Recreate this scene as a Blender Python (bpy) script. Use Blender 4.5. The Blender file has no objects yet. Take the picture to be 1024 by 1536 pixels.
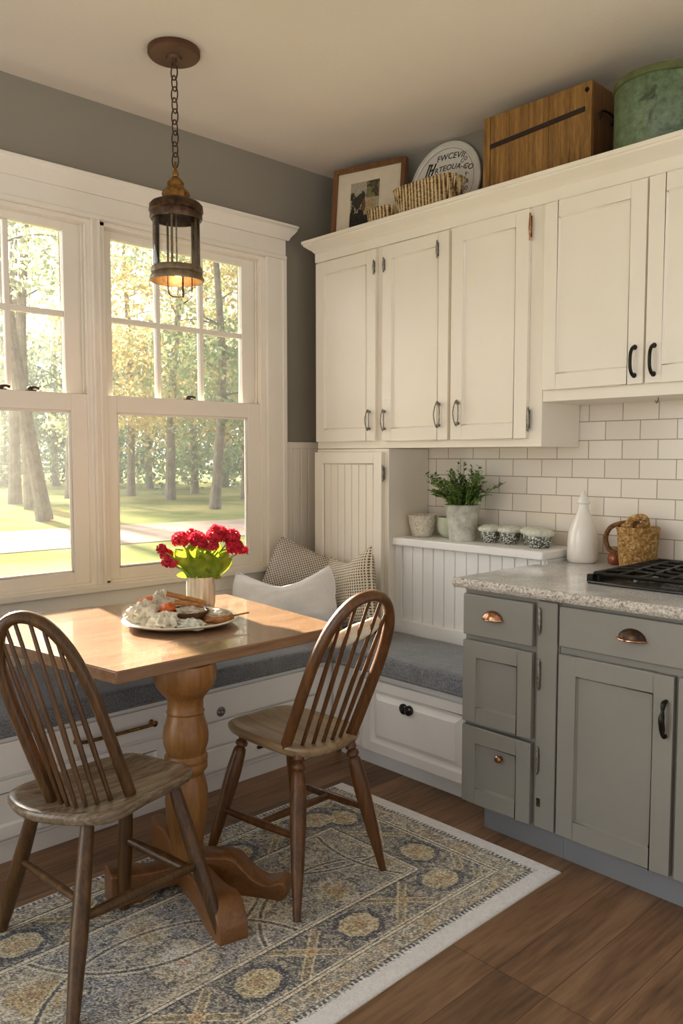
import bpy, bmesh, math, random
import numpy as np
HAZE = .0045
from mathutils import Vector, Matrix, noise as mnoise
random.seed(7)
R = math.radians
PI = math.pi
scene = bpy.context.scene
col = scene.collection

# ------------------------------------------------------------------ materials
def lin(h):
    if isinstance(h, str):
        h = h.lstrip('#'); c = [int(h[i:i+2], 16) / 255 for i in (0, 2, 4)]
    else:
        c = h
    return tuple((x / 12.92 if x <= .04045 else ((x + .055) / 1.055) ** 2.4) for x in c) + (1.0,)

class NT:
    def __init__(s, name):
        s.m = bpy.data.materials.new(name); s.m.use_nodes = True
        s.t = s.m.node_tree; s.n = s.t.nodes; s.l = s.t.links
        s.b = s.n['Principled BSDF']; s.out = s.n['Material Output']
        s.tc = None
    def node(s, ty, **k):
        n = s.n.new(ty)
        for a, v in k.items(): setattr(n, a, v)
        return n
    def coords(s, scale=(1, 1, 1), rot=(0, 0, 0), loc=(0, 0, 0)):
        if not s.tc: s.tc = s.node('ShaderNodeTexCoord')
        mp = s.node('ShaderNodeMapping')
        mp.inputs['Scale'].default_value = scale; mp.inputs['Rotation'].default_value = rot
        mp.inputs['Location'].default_value = loc
        s.l.new(s.tc.outputs['Object'], mp.inputs['Vector'])
        return mp.outputs['Vector']
    def noise(s, vec, scale, detail=4, rough=.55, dist=0):
        n = s.node('ShaderNodeTexNoise')
        n.inputs['Scale'].default_value = scale; n.inputs['Detail'].default_value = detail
        n.inputs['Roughness'].default_value = rough; n.inputs['Distortion'].default_value = dist
        s.l.new(vec, n.inputs['Vector'])
        return n.outputs['Fac']
    def ramp(s, fac, stops, interp='LINEAR'):
        r = s.node('ShaderNodeValToRGB'); r.color_ramp.interpolation = interp
        e = r.color_ramp.elements
        while len(e) < len(stops): e.new(.5)
        for x, (p, c) in zip(e, stops):
            x.position = p; x.color = lin(c) if isinstance(c, str) else (c, c, c, 1)
        s.l.new(fac, r.inputs['Fac'])
        return r.outputs['Color']
    def mix(s, fac, a, b, mode='MIX'):
        m = s.node('ShaderNodeMix', data_type='RGBA', blend_type=mode)
        for sock, v in ((m.inputs[0], fac), (m.inputs[6], a), (m.inputs[7], b)):
            if isinstance(v, (int, float)): sock.default_value = v
            elif isinstance(v, str): sock.default_value = lin(v)
            elif isinstance(v, tuple): sock.default_value = v
            else: s.l.new(v, sock)
        return m.outputs[2]
    def base(s, c):
        if isinstance(c, (str, tuple)): s.b.inputs['Base Color'].default_value = lin(c) if isinstance(c, str) else c
        else: s.l.new(c, s.b.inputs['Base Color'])
    def set(s, rough=.5, metal=0, spec=.5, sheen=0, coat=0, trans=0, sub=0):
        i = s.b.inputs
        i['Roughness'].default_value = rough; i['Metallic'].default_value = metal
        i['Specular IOR Level'].default_value = spec; i['Sheen Weight'].default_value = sheen
        i['Coat Weight'].default_value = coat; i['Transmission Weight'].default_value = trans
    def bump(s, h, strength=.2, dist=.002):
        b = s.node('ShaderNodeBump'); b.inputs['Strength'].default_value = strength
        b.inputs['Distance'].default_value = dist
        s.l.new(h, b.inputs['Height']); s.l.new(b.outputs['Normal'], s.b.inputs['Normal'])

def plain(name, c, rough=.5, metal=0, vary=None, vscale=8, bump=None, spec=.5, sheen=0, coat=0, trans=0):
    t = NT(name); t.set(rough, metal, spec, sheen, coat, trans)
    v = t.coords()
    if vary:
        t.base(t.ramp(t.noise(v, vscale), [(.3, c), (.7, vary)]))
    else: t.base(c)
    if bump: t.bump(t.noise(v, bump[0], 6), bump[1], bump[2] if len(bump) > 2 else .002)
    return t.m

def wood(name, cols, axis='x', scale=1.0, rough=.4, coat=0, bump=.15, spec=.5):
    t = NT(name); t.set(rough, 0, spec, 0, coat)
    st = {'x': (1.6, 22, 22), 'y': (22, 1.6, 22), 'z': (22, 22, 1.6)}[axis]
    v = t.coords(tuple(a * scale for a in st))
    f = t.noise(v, 1.0, 8, .62, .6)
    g = t.noise(t.coords(tuple(a * scale * 5 for a in st)), 1.0, 4, .6)
    c = t.ramp(f, [(.25, cols[0]), (.5, cols[1]), (.72, cols[2])])
    c = t.mix(.35, c, t.ramp(g, [(.3, cols[0]), (.65, cols[2])]), 'MIX')
    t.base(c); t.bump(g, bump, .001)
    return t.m

M = {}
M['white'] = plain('white cabinet paint', '#e9e3d6', .42, vary='#e4ddce', vscale=3, bump=(160, .04))
M['trim'] = plain('white trim paint', '#e8e2d6', .4, vary='#e2dccf', vscale=4, bump=(120, .04))
M['bench'] = plain('white bench paint', '#f0efec', .42, vary='#e9e8e4', vscale=3, bump=(140, .04))
M['wall'] = plain('greige wall paint', '#8b8578', .85, vary='#878173', vscale=2, bump=(260, .12))
M['ceil'] = plain('ceiling paint', '#e2dacd', .95, vary='#ded5c7', vscale=2, bump=(190, .35, .003), spec=.1)
M['greycab'] = plain('grey cabinet paint', '#85827a', .45, vary='#807d75', vscale=4, bump=(150, .05))
M['toekick'] = plain('grey toe kick paint', '#7b7c7e', .55, vary='#747577', vscale=4)
M['black'] = plain('black iron', '#15130f', .38, .6, vary='#211d18', vscale=60)
M['blackenamel'] = plain('black enamel', '#0c0b0b', .25, 0, vary='#17120f', vscale=40, coat=.3)
M['nickel'] = plain('aged nickel', '#9a948a', .3, .5, vary='#57524a', vscale=90)
M['copper'] = plain('warm copper', '#c99a78', .22, 1.0, vary='#8c5f45', vscale=70)
M['bronze'] = plain('dark bronze', '#5d4430', .42, .7, vary='#2b2019', vscale=50, bump=(80, .2))
M['canopywood'] = plain('brown canopy metal', '#5e3d26', .5, .3, vary='#4a2f1c', vscale=12)
M['brass'] = plain('aged brass', '#a57b40', .36, .8, vary='#5c421f', vscale=60, bump=(60, .5))
M['agedmetal'] = plain('aged lantern metal', '#8b7a62', .42, .55, vary='#5d4e3c', vscale=40, bump=(60, .3))
M['ceramic'] = plain('white glazed ceramic', '#ece8e0', .18, vary='#e3ddd2', vscale=6, coat=.3)
M['plate'] = plain('cream stoneware', '#e9e2d2', .3, vary='#ded5c1', vscale=20)
M['palebowl'] = plain('pale green glaze', '#c3ccb9', .2, vary='#b3bda8', vscale=20, coat=.4)
M['soil'] = plain('soil', '#3b2d20', .9, vary='#241a12', vscale=40, bump=(80, .6))
M['stem'] = plain('green stem', '#6b8a36', .55, vary='#8aa548', vscale=30)
M['napkin'] = plain('crumpled cream paper', '#ddd6c4', .75, vary='#c5bda6', vscale=30, bump=(45, .6, .006))
M['orange'] = plain('orange peel', '#d9702c', .5, vary='#c4571c', vscale=40, bump=(180, .3))
M['bread'] = plain('toasted bread crust', '#b97f45', .7, vary='#8a5a2a', vscale=40, bump=(90, .6))
M['nuts'] = plain('walnut bowl wood', '#6e4a2a', .5, vary='#523519', vscale=25)
M['amber'] = plain('amber glass', '#a5522a', .15, vary='#7b3716', vscale=30, coat=.5)
M['cork'] = plain('cork', '#b08a63', .8, vary='#94704c', vscale=120)
M['crumb'] = plain('seeded bread crumb', '#d8cdb8', .8, vary='#8f8068', vscale=160, bump=(120, .8, .004))
M['mat'] = plain('cream picture mat', '#d8ccb4', .8, vary='#d2c5ab', vscale=20)
M['sign'] = plain('white enamel sign', '#dcd8cf', .4, vary='#d2cdc2', vscale=20)
M['ink'] = plain('black sign paint', '#1d1a17', .6)
M['lining'] = plain('dark box interior', '#2b1a10', .8, vary='#1c110a', vscale=20)
M['grass'] = None

def woodset():
    M['table'] = wood('oak table top', ['#654a34', '#84654a', '#987a5e'], 'y', .8, .24, .35, .08)
    M['tableedge'] = wood('oak pedestal', ['#64401c', '#85582b', '#a0733c'], 'z', 1.0, .42, .1, .25)
    M['tablefoot'] = wood('oak feet', ['#54341a', '#734a25', '#8a5d33'], 'x', 1.0, .4, .1, .2)
    M['chair'] = wood('dark walnut chair', ['#23160a', '#4a3016', '#6c4b24'], 'z', 1.6, .36, .1, .35, .4)
    M['chairb'] = wood('reddish chair wood', ['#2f1c0c', '#573619', '#754b24'], 'z', 1.6, .36, .1, .35, .4)
    M['seat'] = wood('worn grey brown seat', ['#33251a', '#6b5843', '#a3947e'], 'y', 1.3, .27, .3, .6)
    M['seatb'] = wood('worn tan seat', ['#5a4630', '#8f7350', '#b09a78'], 'x', .55, .3, .2, .3)
    M['crate'] = wood('old oak crate', ['#3d250c', '#7d5623', '#ab8040'], 'z', 2.6, .65, 0, .8)
    M['frame'] = wood('brown frame wood', ['#4d2f17', '#6e4723', '#84592f'], 'z', 1.2, .45, .1, .15)
woodset()

def m_floor():
    t = NT('brown plank floor'); t.set(.42, 0, .4)
    v = t.coords((1, 1, 1), (0, 0, R(90)))
    br = t.node('ShaderNodeTexBrick'); br.offset = .37; br.offset_frequency = 1
    t.l.new(v, br.inputs['Vector'])
    for k, val in (('Scale', 1), ('Mortar Size', .0010), ('Brick Width', 1.25), ('Row Height', .150), ('Bias', 0), ('Mortar Smooth', .1)):
        br.inputs[k].default_value = val
    br.inputs['Color1'].default_value = (.2, .2, .2, 1); br.inputs['Color2'].default_value = (.8, .8, .8, 1)
    br.inputs['Mortar'].default_value = (0, 0, 0, 1)
    # per plank shift of the grain
    sh = t.node('ShaderNodeVectorMath', operation='MULTIPLY_ADD')
    t.l.new(br.outputs['Color'], sh.inputs[0]); sh.inputs[1].default_value = (9, 9, 9)
    t.l.new(t.coords((13, 1.5, 1)), sh.inputs[2])
    f = t.noise(sh.outputs[0], 1.0, 8, .62, .8)
    sh2 = t.node('ShaderNodeVectorMath', operation='MULTIPLY_ADD')
    t.l.new(br.outputs['Color'], sh2.inputs[0]); sh2.inputs[1].default_value = (5, 5, 5)
    t.l.new(t.coords((70, 5, 1)), sh2.inputs[2])
    g = t.noise(sh2.outputs[0], 1.0, 5, .6)
    c = t.ramp(f, [(.25, '#4a3323'), (.5, '#7a5b41'), (.75, '#a07e60')])
    c = t.mix(.4, c, t.ramp(g, [(.3, '#432e1f'), (.7, '#9a7757')]))
    c = t.mix(.5, c, t.mix(1.0, c, br.outputs['Color'], 'OVERLAY'))
    c = t.mix(br.outputs['Fac'], c, '#3a281b')
    t.base(c); t.bump(g, .12, .001)
    return t.m
M['floor'] = m_floor()

def m_tile():
    t = NT('white subway tile'); t.set(.16, 0, .5)
    v = t.coords((1, 1, 1), (R(-90), 0, 0))
    br = t.node('ShaderNodeTexBrick'); br.offset = .5
    # object space: x along the wall, z up -> brick x, y
    cb = t.node('ShaderNodeSeparateXYZ'); t.l.new(t.tc.outputs['Object'], cb.inputs[0])
    cc = t.node('ShaderNodeCombineXYZ'); t.l.new(cb.outputs[0], cc.inputs[0]); t.l.new(cb.outputs[2], cc.inputs[1])
    t.l.new(cc.outputs[0], br.inputs['Vector'])
    for k, val in (('Scale', 1), ('Mortar Size', .0021), ('Brick Width', .150), ('Row Height', .0785), ('Mortar Smooth', .25), ('Bias', 0)):
        br.inputs[k].default_value = val
    br.inputs['Color1'].default_value = lin('#eae3d8'); br.inputs['Color2'].default_value = lin('#dfd6c9')
    br.inputs['Mortar'].default_value = lin('#a2988a')
    t.base(br.outputs['Color'])
    inv = t.node('ShaderNodeMath', operation='SUBTRACT'); inv.inputs[0].default_value = 1
    t.l.new(br.outputs['Fac'], inv.inputs[1])
    wob = t.noise(t.coords(), 9, 2)
    ad = t.node('ShaderNodeMath', operation='MULTIPLY_ADD'); t.l.new(wob, ad.inputs[0]); ad.inputs[1].default_value = .25
    t.l.new(inv.outputs[0], ad.inputs[2])
    t.bump(ad.outputs[0], .5, .003)
    return t.m
M['tile'] = m_tile()

def m_granite():
    t = NT('speckled granite'); t.set(.13, 0, .5)
    v = t.coords()
    a = t.noise(v, 140, 3, .7); b = t.noise(v, 10, 4, .6)
    c = t.ramp(a, [(.34, '#6a6866'), (.43, '#bcbab7'), (.56, '#d8d7d5'), (.7, '#f0efee')])
    c = t.mix(.4, c, t.ramp(b, [(.35, '#b2b2b1'), (.65, '#e6e6e5')]))
    t.base(c)
    return t.m
M['granite'] = m_granite()
def m_granite_edge():
    t = NT('rough chiselled granite edge'); t.set(.5, 0, .4)
    v = t.coords(); a = t.noise(v, 120, 4, .75)
    t.base(t.ramp(a, [(.34, '#6b6155'), (.45, '#b5aca0'), (.6, '#dcd6cb'), (.72, '#f2eee6')]))
    t.bump(a, .9, .006)
    return t.m
M['graniteedge'] = m_granite_edge()

def m_cloth(name, c1, c2, sc=900, rough=.95, bs=.5):
    t = NT(name); t.set(rough, 0, .2, .3)
    v = t.coords(); a = t.noise(v, sc, 2, .6); b = t.noise(v, 14, 4)
    c = t.ramp(a, [(.35, c1), (.65, c2)])
    c = t.mix(.3, c, t.ramp(b, [(.3, c1), (.7, c2)]))
    t.base(c); t.bump(a, bs, .002)
    return t.m
M['cushion'] = m_cloth('grey felt cushion cloth', '#55575b', '#8d9095', 170)
M['linen'] = m_cloth('pale linen', '#d8d8d8', '#efeeec', 350)
M['towel'] = m_cloth('cream printed cloth', '#cfc2a4', '#e6dcc6', 260)

def m_weave(name, dark, lightc, sc, axis_rot=0):
    """holes of an open knit, in the pillow's own x/z plane"""
    t = NT(name); t.set(.95, 0, .2, .2)
    v = t.coords((sc, sc, sc), (0, axis_rot, 0))
    sp = t.node('ShaderNodeSeparateXYZ'); t.l.new(v, sp.inputs[0])
    outs = []
    for i in (0, 2):
        s = t.node('ShaderNodeMath', operation='SINE'); t.l.new(sp.outputs[i], s.inputs[0])
        s2 = t.node('ShaderNodeMath', operation='MULTIPLY_ADD'); t.l.new(s.outputs[0], s2.inputs[0])
        s2.inputs[1].default_value = .5; s2.inputs[2].default_value = .5
        outs.append(s2.outputs[0])
    mu = t.node('ShaderNodeMath', operation='MULTIPLY'); t.l.new(outs[0], mu.inputs[0]); t.l.new(outs[1], mu.inputs[1])
    n = t.noise(t.coords(), 60, 3)
    ad = t.node('ShaderNodeMath', operation='MULTIPLY_ADD'); t.l.new(n, ad.inputs[0]); ad.inputs[1].default_value = .35
    t.l.new(mu.outputs[0], ad.inputs[2])
    t.base(t.ramp(ad.outputs[0], [(.42, lightc), (.56, dark)]))
    iv = t.node('ShaderNodeMath', operation='SUBTRACT'); iv.inputs[0].default_value = 1; t.l.new(ad.outputs[0], iv.inputs[1])
    t.bump(iv.outputs[0], .8, .005)
    return t.m
M['knit'] = m_weave('open knit beige', '#6a5c4a', '#e0d5be', 470)
M['tweed'] = m_weave('tweed brown cream', '#5d534b', '#d3c9bd', 560, R(35))

def m_wicker(name, c1, c2, c3, sc=(60, 60, 160), bs=.9):
    t = NT(name); t.set(.7, 0, .3)
    v = t.coords(sc); a = t.noise(v, 1.0, 5, .7, .8)
    t.base(t.ramp(a, [(.3, c1), (.5, c2), (.68, c3)])); t.bump(a, bs, .006)
    return t.m
M['wicker'] = m_wicker('pale wicker', '#6b4f2f', '#a98c5c', '#cdb68a', (70, 70, 70))
def m_rib():
    t = NT('ribbed pale wicker'); t.set(.75, 0, .3)
    sp = t.node('ShaderNodeSeparateXYZ'); v = t.coords(); t.l.new(v, sp.inputs[0])
    mu = t.node('ShaderNodeMath', operation='MULTIPLY'); t.l.new(sp.outputs[0], mu.inputs[0]); mu.inputs[1].default_value = 330
    si = t.node('ShaderNodeMath', operation='SINE'); t.l.new(mu.outputs[0], si.inputs[0])
    n = t.noise(t.coords((60, 60, 150)), 1.0, 4, .7)
    ad = t.node('ShaderNodeMath', operation='MULTIPLY_ADD'); t.l.new(si.outputs[0], ad.inputs[0]); ad.inputs[1].default_value = .22; t.l.new(n, ad.inputs[2])
    t.base(t.ramp(ad.outputs[0], [(.26, '#4a3420'), (.44, '#a58657'), (.66, '#d6c096')])); t.bump(ad.outputs[0], .9, .006)
    return t.m
M['rib'] = m_rib()
M['seagrass'] = m_wicker('twisted seagrass', '#4b3016', '#a3793f', '#d9bc84', (75, 75, 75))
M['wickerdark'] = m_wicker('brown wicker handle', '#3d2717', '#6d4a2c', '#8d6a45', (90, 90, 90))

def m_drum():
    t = NT('mottled green enamel'); t.set(.4, .0, .5)
    v = t.coords(); a = t.noise(v, 9, 6, .65, .5); b = t.noise(v, 38, 5, .7)
    c = t.ramp(b, [(.3, '#3f4f33'), (.6, '#62765a'), (.8, '#7b8d72')])
    c = t.mix(t.ramp(a, [(.56, 0.0), (.64, 1.0)]), c, '#33412c')
    t.base(c)
    return t.m
M['drum'] = m_drum()
M['drumrim'] = plain('olive rim', '#6a7448', .4, .2, vary='#4d5633', vscale=20)

def m_zinc():
    t = NT('mottled pale zinc'); t.set(.4, .2, .5)
    v = t.coords(); a = t.noise(v, 22, 5, .65)
    t.base(t.ramp(a, [(.35, '#a9aca0'), (.5, '#cccdc2'), (.68, '#e2e1d8')]))
    return t.m
M['zinc'] = m_zinc()
def m_emboss():
    t = NT('cream embossed ceramic'); t.set(.35, 0, .5, 0, .2)
    v = t.coords(); a = t.noise(v, 48, 2, .5, 2.5)
    t.base(t.ramp(a, [(.4, '#b9b1a0'), (.52, '#e0d9ca')])); t.bump(a, .8, .004)
    return t.m
M['emboss'] = m_emboss()
def m_jar():
    t = NT('cut glass with grey filling'); t.set(.12, 0, .6, 0, .5)
    v = t.coords(); vo = t.node('ShaderNodeTexVoronoi'); vo.inputs['Scale'].default_value = 110
    t.l.new(v, vo.inputs['Vector'])
    t.base(t.ramp(vo.outputs['Distance'], [(.12, '#dfe0d6'), (.38, '#a5a89c'), (.6, '#44463f')]))
    t.bump(vo.outputs['Distance'], .6, .004)
    return t.m
M['jar'] = m_jar()
M['salt'] = plain('pale mossy filling', '#e9e7dc', .85, vary='#c6cbb4', vscale=60, bump=(150, .9, .006))
def m_vase():
    t = NT('brushed cream metal vase'); t.set(.35, .35, .5)
    v = t.coords((60, 60, 3)); a = t.noise(v, 1.0, 4)
    t.base(t.ramp(a, [(.3, '#9f927b'), (.55, '#cfc4ae'), (.75, '#e5ddcb')]))
    return t.m
M['vase'] = m_vase()

def m_leaf(name, c1, c2, tr=.5, sc=3):
    t = NT(name); v = t.coords()
    c = t.ramp(t.noise(v, sc, 2), [(.3, c1), (.7, c2)])
    t.base(c); t.set(.5, 0, .3)
    tl = t.node('ShaderNodeBsdfTranslucent'); t.l.new(c, tl.inputs['Color'])
    mx = t.node('ShaderNodeMixShader'); mx.inputs[0].default_value = tr
    t.l.new(t.b.outputs[0], mx.inputs[1]); t.l.new(tl.outputs[0], mx.inputs[2])
    t.l.new(mx.outputs[0], t.out.inputs['Surface'])
    return t.m
M['leaf'] = m_leaf('bright green leaf', '#647d1c', '#a8b23a', .32, 16)
M['herb'] = m_leaf('dark herb leaf', '#4d6b33', '#86a35c', .35, 30)
M['petal'] = m_leaf('crimson petal', '#b41f36', '#dc4a5c', .35, 50)
M['treegreen'] = m_leaf('mid green foliage', '#71815c', '#a0ab82', .5, .5)
M['treegold'] = m_leaf('golden foliage', '#a8965f', '#cbbb88', .55, .5)
M['treepale'] = m_leaf('pale green foliage', '#8f9978', '#b5bd9c', .5, .5)
M['treedark'] = m_leaf('deep green foliage', '#5a6c4f', '#7f9170', .45, .5)
M['bark'] = plain('grey bark', '#8d8376', .9, vary='#6f665a', vscale=4, bump=(12, .8, .05))

def m_grass():
    t = NT('sunny lawn'); t.set(1, 0, 0)
    v = t.coords(); a = t.noise(v, .28, 3, .6, .4); b = t.noise(v, 3.5, 6, .7)
    c = t.ramp(a, [(.36, '#5b6841'), (.5, '#828355'), (.64, '#aea374')])
    c = t.mix(.4, c, t.ramp(b, [(.3, '#58653d'), (.7, '#8d8a5a')]))
    t.base(c)
    return t.m
M['grass'] = m_grass()
M['path'] = plain('pale gravel path', '#a7978a', 1, vary='#8f7c6e', vscale=1.2, bump=(20, .4, .01), spec=0)

def m_glass(name='clear glass', tint=(1, 1, 1, 1), ior=1.45):
    t = NT(name)
    tr = t.node('ShaderNodeBsdfTransparent'); tr.inputs[0].default_value = tint
    gl = t.node('ShaderNodeBsdfGlossy'); gl.inputs['Roughness'].default_value = .02
    fr = t.node('ShaderNodeFresnel'); fr.inputs['IOR'].default_value = ior
    mx = t.node('ShaderNodeMixShader')
    t.l.new(fr.outputs[0], mx.inputs[0]); t.l.new(tr.outputs[0], mx.inputs[1]); t.l.new(gl.outputs[0], mx.inputs[2])
    t.l.new(mx.outputs[0], t.out.inputs['Surface'])
    return t.m
M['glass'] = m_glass('window glass', (1, 1, 1, 1), 1.25)
M['lampglass'] = m_glass('lantern glass', (.97, .96, .93, 1), 1.35)
M['bowlglass'] = m_glass('pale green glass', (.83, .88, .80, 1), 1.5)

def m_emit(name, c, s):
    t = NT(name); t.b.inputs['Emission Color'].default_value = lin(c); t.b.inputs['Emission Strength'].default_value = s
    t.base(c)
    return t.m
M['bulb'] = m_emit('glowing bulb', '#ffb45e', 9)

def m_attr(name, rough=.95, noise_amt=.5):
    t = NT(name); t.set(rough, 0, .1, .2)
    at = t.node('ShaderNodeAttribute', attribute_name='Col')
    v = t.coords(); a = t.noise(v, 260, 2, .7); b = t.noise(v, 55, 4, .7)
    c = t.mix(noise_amt, at.outputs['Color'], t.ramp(a, [(.3, .12), (.7, .88)]), 'OVERLAY')
    c = t.mix(noise_amt * .8, c, t.ramp(b, [(.3, .2), (.7, .8)]), 'OVERLAY')
    t.base(c); t.bump(a, .5, .002)
    return t.m
M['rug'] = m_attr('faded woven rug', .95, .38)
M['print'] = m_attr('old printed picture', .6, .2)

# ------------------------------------------------------------------ mesh builder
class MB:
    def __init__(s): s.v = []; s.f = []; s.T = None
    def add(s, vs, fs):
        o = len(s.v)
        if s.T is not None: vs = [tuple(s.T(Vector(p))) for p in vs]
        s.v += [tuple(p) for p in vs]; s.f += [tuple(i + o for i in f) for f in fs]
        return s
    def box(s, x0, x1, y0, y1, z0, z1):
        if x0 > x1: x0, x1 = x1, x0
        if y0 > y1: y0, y1 = y1, y0
        if z0 > z1: z0, z1 = z1, z0
        return s.add([(x0, y0, z0), (x1, y0, z0), (x1, y1, z0), (x0, y1, z0), (x0, y0, z1), (x1, y0, z1), (x1, y1, z1), (x0, y1, z1)],
                     [(0, 3, 2, 1), (4, 5, 6, 7), (0, 1, 5, 4), (1, 2, 6, 5), (2, 3, 7, 6), (3, 0, 4, 7)])
    def frustum(s, c0, c1):
        """two quads of four corners each (bottom ring, top ring, counterclockwise from above)"""
        return s.add(list(c0) + list(c1), [(3, 2, 1, 0), (4, 5, 6, 7), (0, 1, 5, 4), (1, 2, 6, 5), (2, 3, 7, 6), (3, 0, 4, 7)])
    def prism(s, poly, d):
        """poly: list of 3D points; d: extrusion vector"""
        n = len(poly); d = Vector(d); a = [Vector(p) for p in poly]
        vs = a + [p + d for p in a]
        return s.add(vs, [tuple(range(n))[::-1], tuple(range(n, 2 * n))] + [(i, (i + 1) % n, n + (i + 1) % n, n + i) for i in range(n)])
    def lathe(s, prof, c=(0, 0, 0), axis=(0, 0, 1), seg=32, sx=1, sy=1, wob=None):
        q = Vector((0, 0, 1)).rotation_difference(Vector(axis).normalized()); c = Vector(c)
        vs = []; fs = []; n = len(prof)
        for r, h in prof:
            for k in range(seg):
                a = 2 * PI * k / seg
                rr = r * (wob(a, h) if wob else 1)
                vs.append(c + q @ Vector((rr * math.cos(a) * sx, rr * math.sin(a) * sy, h)))
        for i in range(n - 1):
            for k in range(seg):
                k2 = (k + 1) % seg
                fs.append((i * seg + k, i * seg + k2, (i + 1) * seg + k2, (i + 1) * seg + k))
        if prof[0][0] > 1e-5: fs.append(tuple(range(seg))[::-1])
        if prof[-1][0] > 1e-5: fs.append(tuple(range((n - 1) * seg, n * seg)))
        return s.add(vs, fs)
    def tube(s, pts, rad, seg=10, closed=False, flat=None, flatdir=None):
        P = [Vector(p) for p in pts]; n = len(P)
        rr = rad if isinstance(rad, (list, tuple)) else [rad] * n
        vs = []; fs = []; up = None
        for i in range(n):
            if closed: t = P[(i + 1) % n] - P[i - 1]
            else: t = P[min(i + 1, n - 1)] - P[max(i - 1, 0)]
            t.normalize()
            if flatdir is not None:
                u = Vector(flatdir); u = (u - t * u.dot(t)).normalized()
            elif up is None:
                u = t.orthogonal().normalized()
            else:
                u = (up - t * up.dot(t)).normalized()
            up = u; w = t.cross(u)
            for k in range(seg):
                a = 2 * PI * k / seg
                vs.append(P[i] + (u * math.cos(a) * (flat or 1) + w * math.sin(a)) * rr[i])
        m = n if closed else n - 1
        for i in range(m):
            j = (i + 1) % n
            for k in range(seg):
                k2 = (k + 1) % seg
                fs.append((i * seg + k, i * seg + k2, j * seg + k2, j * seg + k))
        if not closed: fs += [tuple(range(seg))[::-1], tuple(range((n - 1) * seg, n * seg))]
        return s.add(vs, fs)
    def ball(s, c, r, seg=12, sq=(1, 1, 1), wob=0, sd=0):
        vs = []; fs = []; rings = max(4, seg // 2); c = Vector(c)
        for i in range(rings + 1):
            th = PI * i / rings
            for k in range(seg):
                a = 2 * PI * k / seg
                d = Vector((math.sin(th) * math.cos(a), math.sin(th) * math.sin(a), math.cos(th)))
                q = r * (1 + (wob * mnoise.noise(d * 2.3 + Vector((sd, sd * 1.7, 0))) if wob else 0))
                vs.append(c + Vector((d.x * q * sq[0], d.y * q * sq[1], d.z * q * sq[2])))
        for i in range(rings):
            for k in range(seg):
                k2 = (k + 1) % seg
                fs.append((i * seg + k, (i + 1) * seg + k, (i + 1) * seg + k2, i * seg + k2))
        return s.add(vs, fs)
    def build(s, name, mat, parent=None, bevel=0, smooth=35, sub=0, weld=False, origin=None):
        me = bpy.data.meshes.new(name)
        if parent is not None:
            o = Vector((0, 0, 0)); p = parent
            while p is not None: o = o + p.location; p = p.parent
        elif origin is not None: o = Vector(origin)
        else:
            a = np.array(s.v); lo = a.min(0); hi = a.max(0)
            o = Vector(((lo[0] + hi[0]) / 2, (lo[1] + hi[1]) / 2, lo[2]))
        me.from_pydata([(p[0] - o.x, p[1] - o.y, p[2] - o.z) for p in s.v], [], s.f)
        me.update()
        bm = bmesh.new(); bm.from_mesh(me)
        bmesh.ops.remove_doubles(bm, verts=bm.verts, dist=1e-5)
        bmesh.ops.recalc_face_normals(bm, faces=bm.faces)
        bm.to_mesh(me); bm.free()
        if smooth:
            me.polygons.foreach_set('use_smooth', [True] * len(me.polygons))
            me.set_sharp_from_angle(angle=R(smooth))
        mats = mat if isinstance(mat, list) else [mat]
        for m_ in mats: me.materials.append(m_)
        ob = bpy.data.objects.new(name, me); col.objects.link(ob)
        if parent is not None: ob.parent = parent
        else: ob.location = o
        if bevel:
            b = ob.modifiers.new('bevel', 'BEVEL'); b.width = bevel; b.segments = 2; b.limit_method = 'ANGLE'; b.angle_limit = R(40)
        if sub:
            b = ob.modifiers.new('sub', 'SUBSURF'); b.levels = sub; b.render_levels = sub
        return ob

def tag(o, label=None, cat=None, group=None, kind=None):
    if label: o['label'] = label
    if cat: o['category'] = cat
    if group: o['group'] = group
    if kind: o['kind'] = kind
    return o
def thing(name, loc, label, cat, group=None, kind=None):
    o = bpy.data.objects.new(name, None); col.objects.link(o); o.location = loc
    o.empty_display_size = .05
    return tag(o, label, cat, group, kind)
def box(x0, x1, y0, y1, z0, z1): return MB().box(x0, x1, y0, y1, z0, z1)
def smoothpath(pts, n=8):
    P = [Vector(p) for p in pts]; out = []
    for i in range(len(P) - 1):
        a = P[i - 1] if i else P[0] * 2 - P[1]; b = P[i]; c = P[i + 1]
        d = P[i + 2] if i + 2 < len(P) else P[-1] * 2 - P[-2]
        for k in range(n):
            t = k / n
            out.append(.5 * ((2 * b) + (c - a) * t + (2 * a - 5 * b + 4 * c - d) * t * t + (3 * b - a - 3 * c + d) * t ** 3))
    out.append(P[-1]); return out

FB = lambda yf: (lambda p: Vector((p.x, yf - p.z, p.y)))          # (u, v, n): a front facing -Y
FW = lambda xf: (lambda p: Vector((xf + p.z, p.x, p.y)))          # a front facing +X (window wall)

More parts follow.
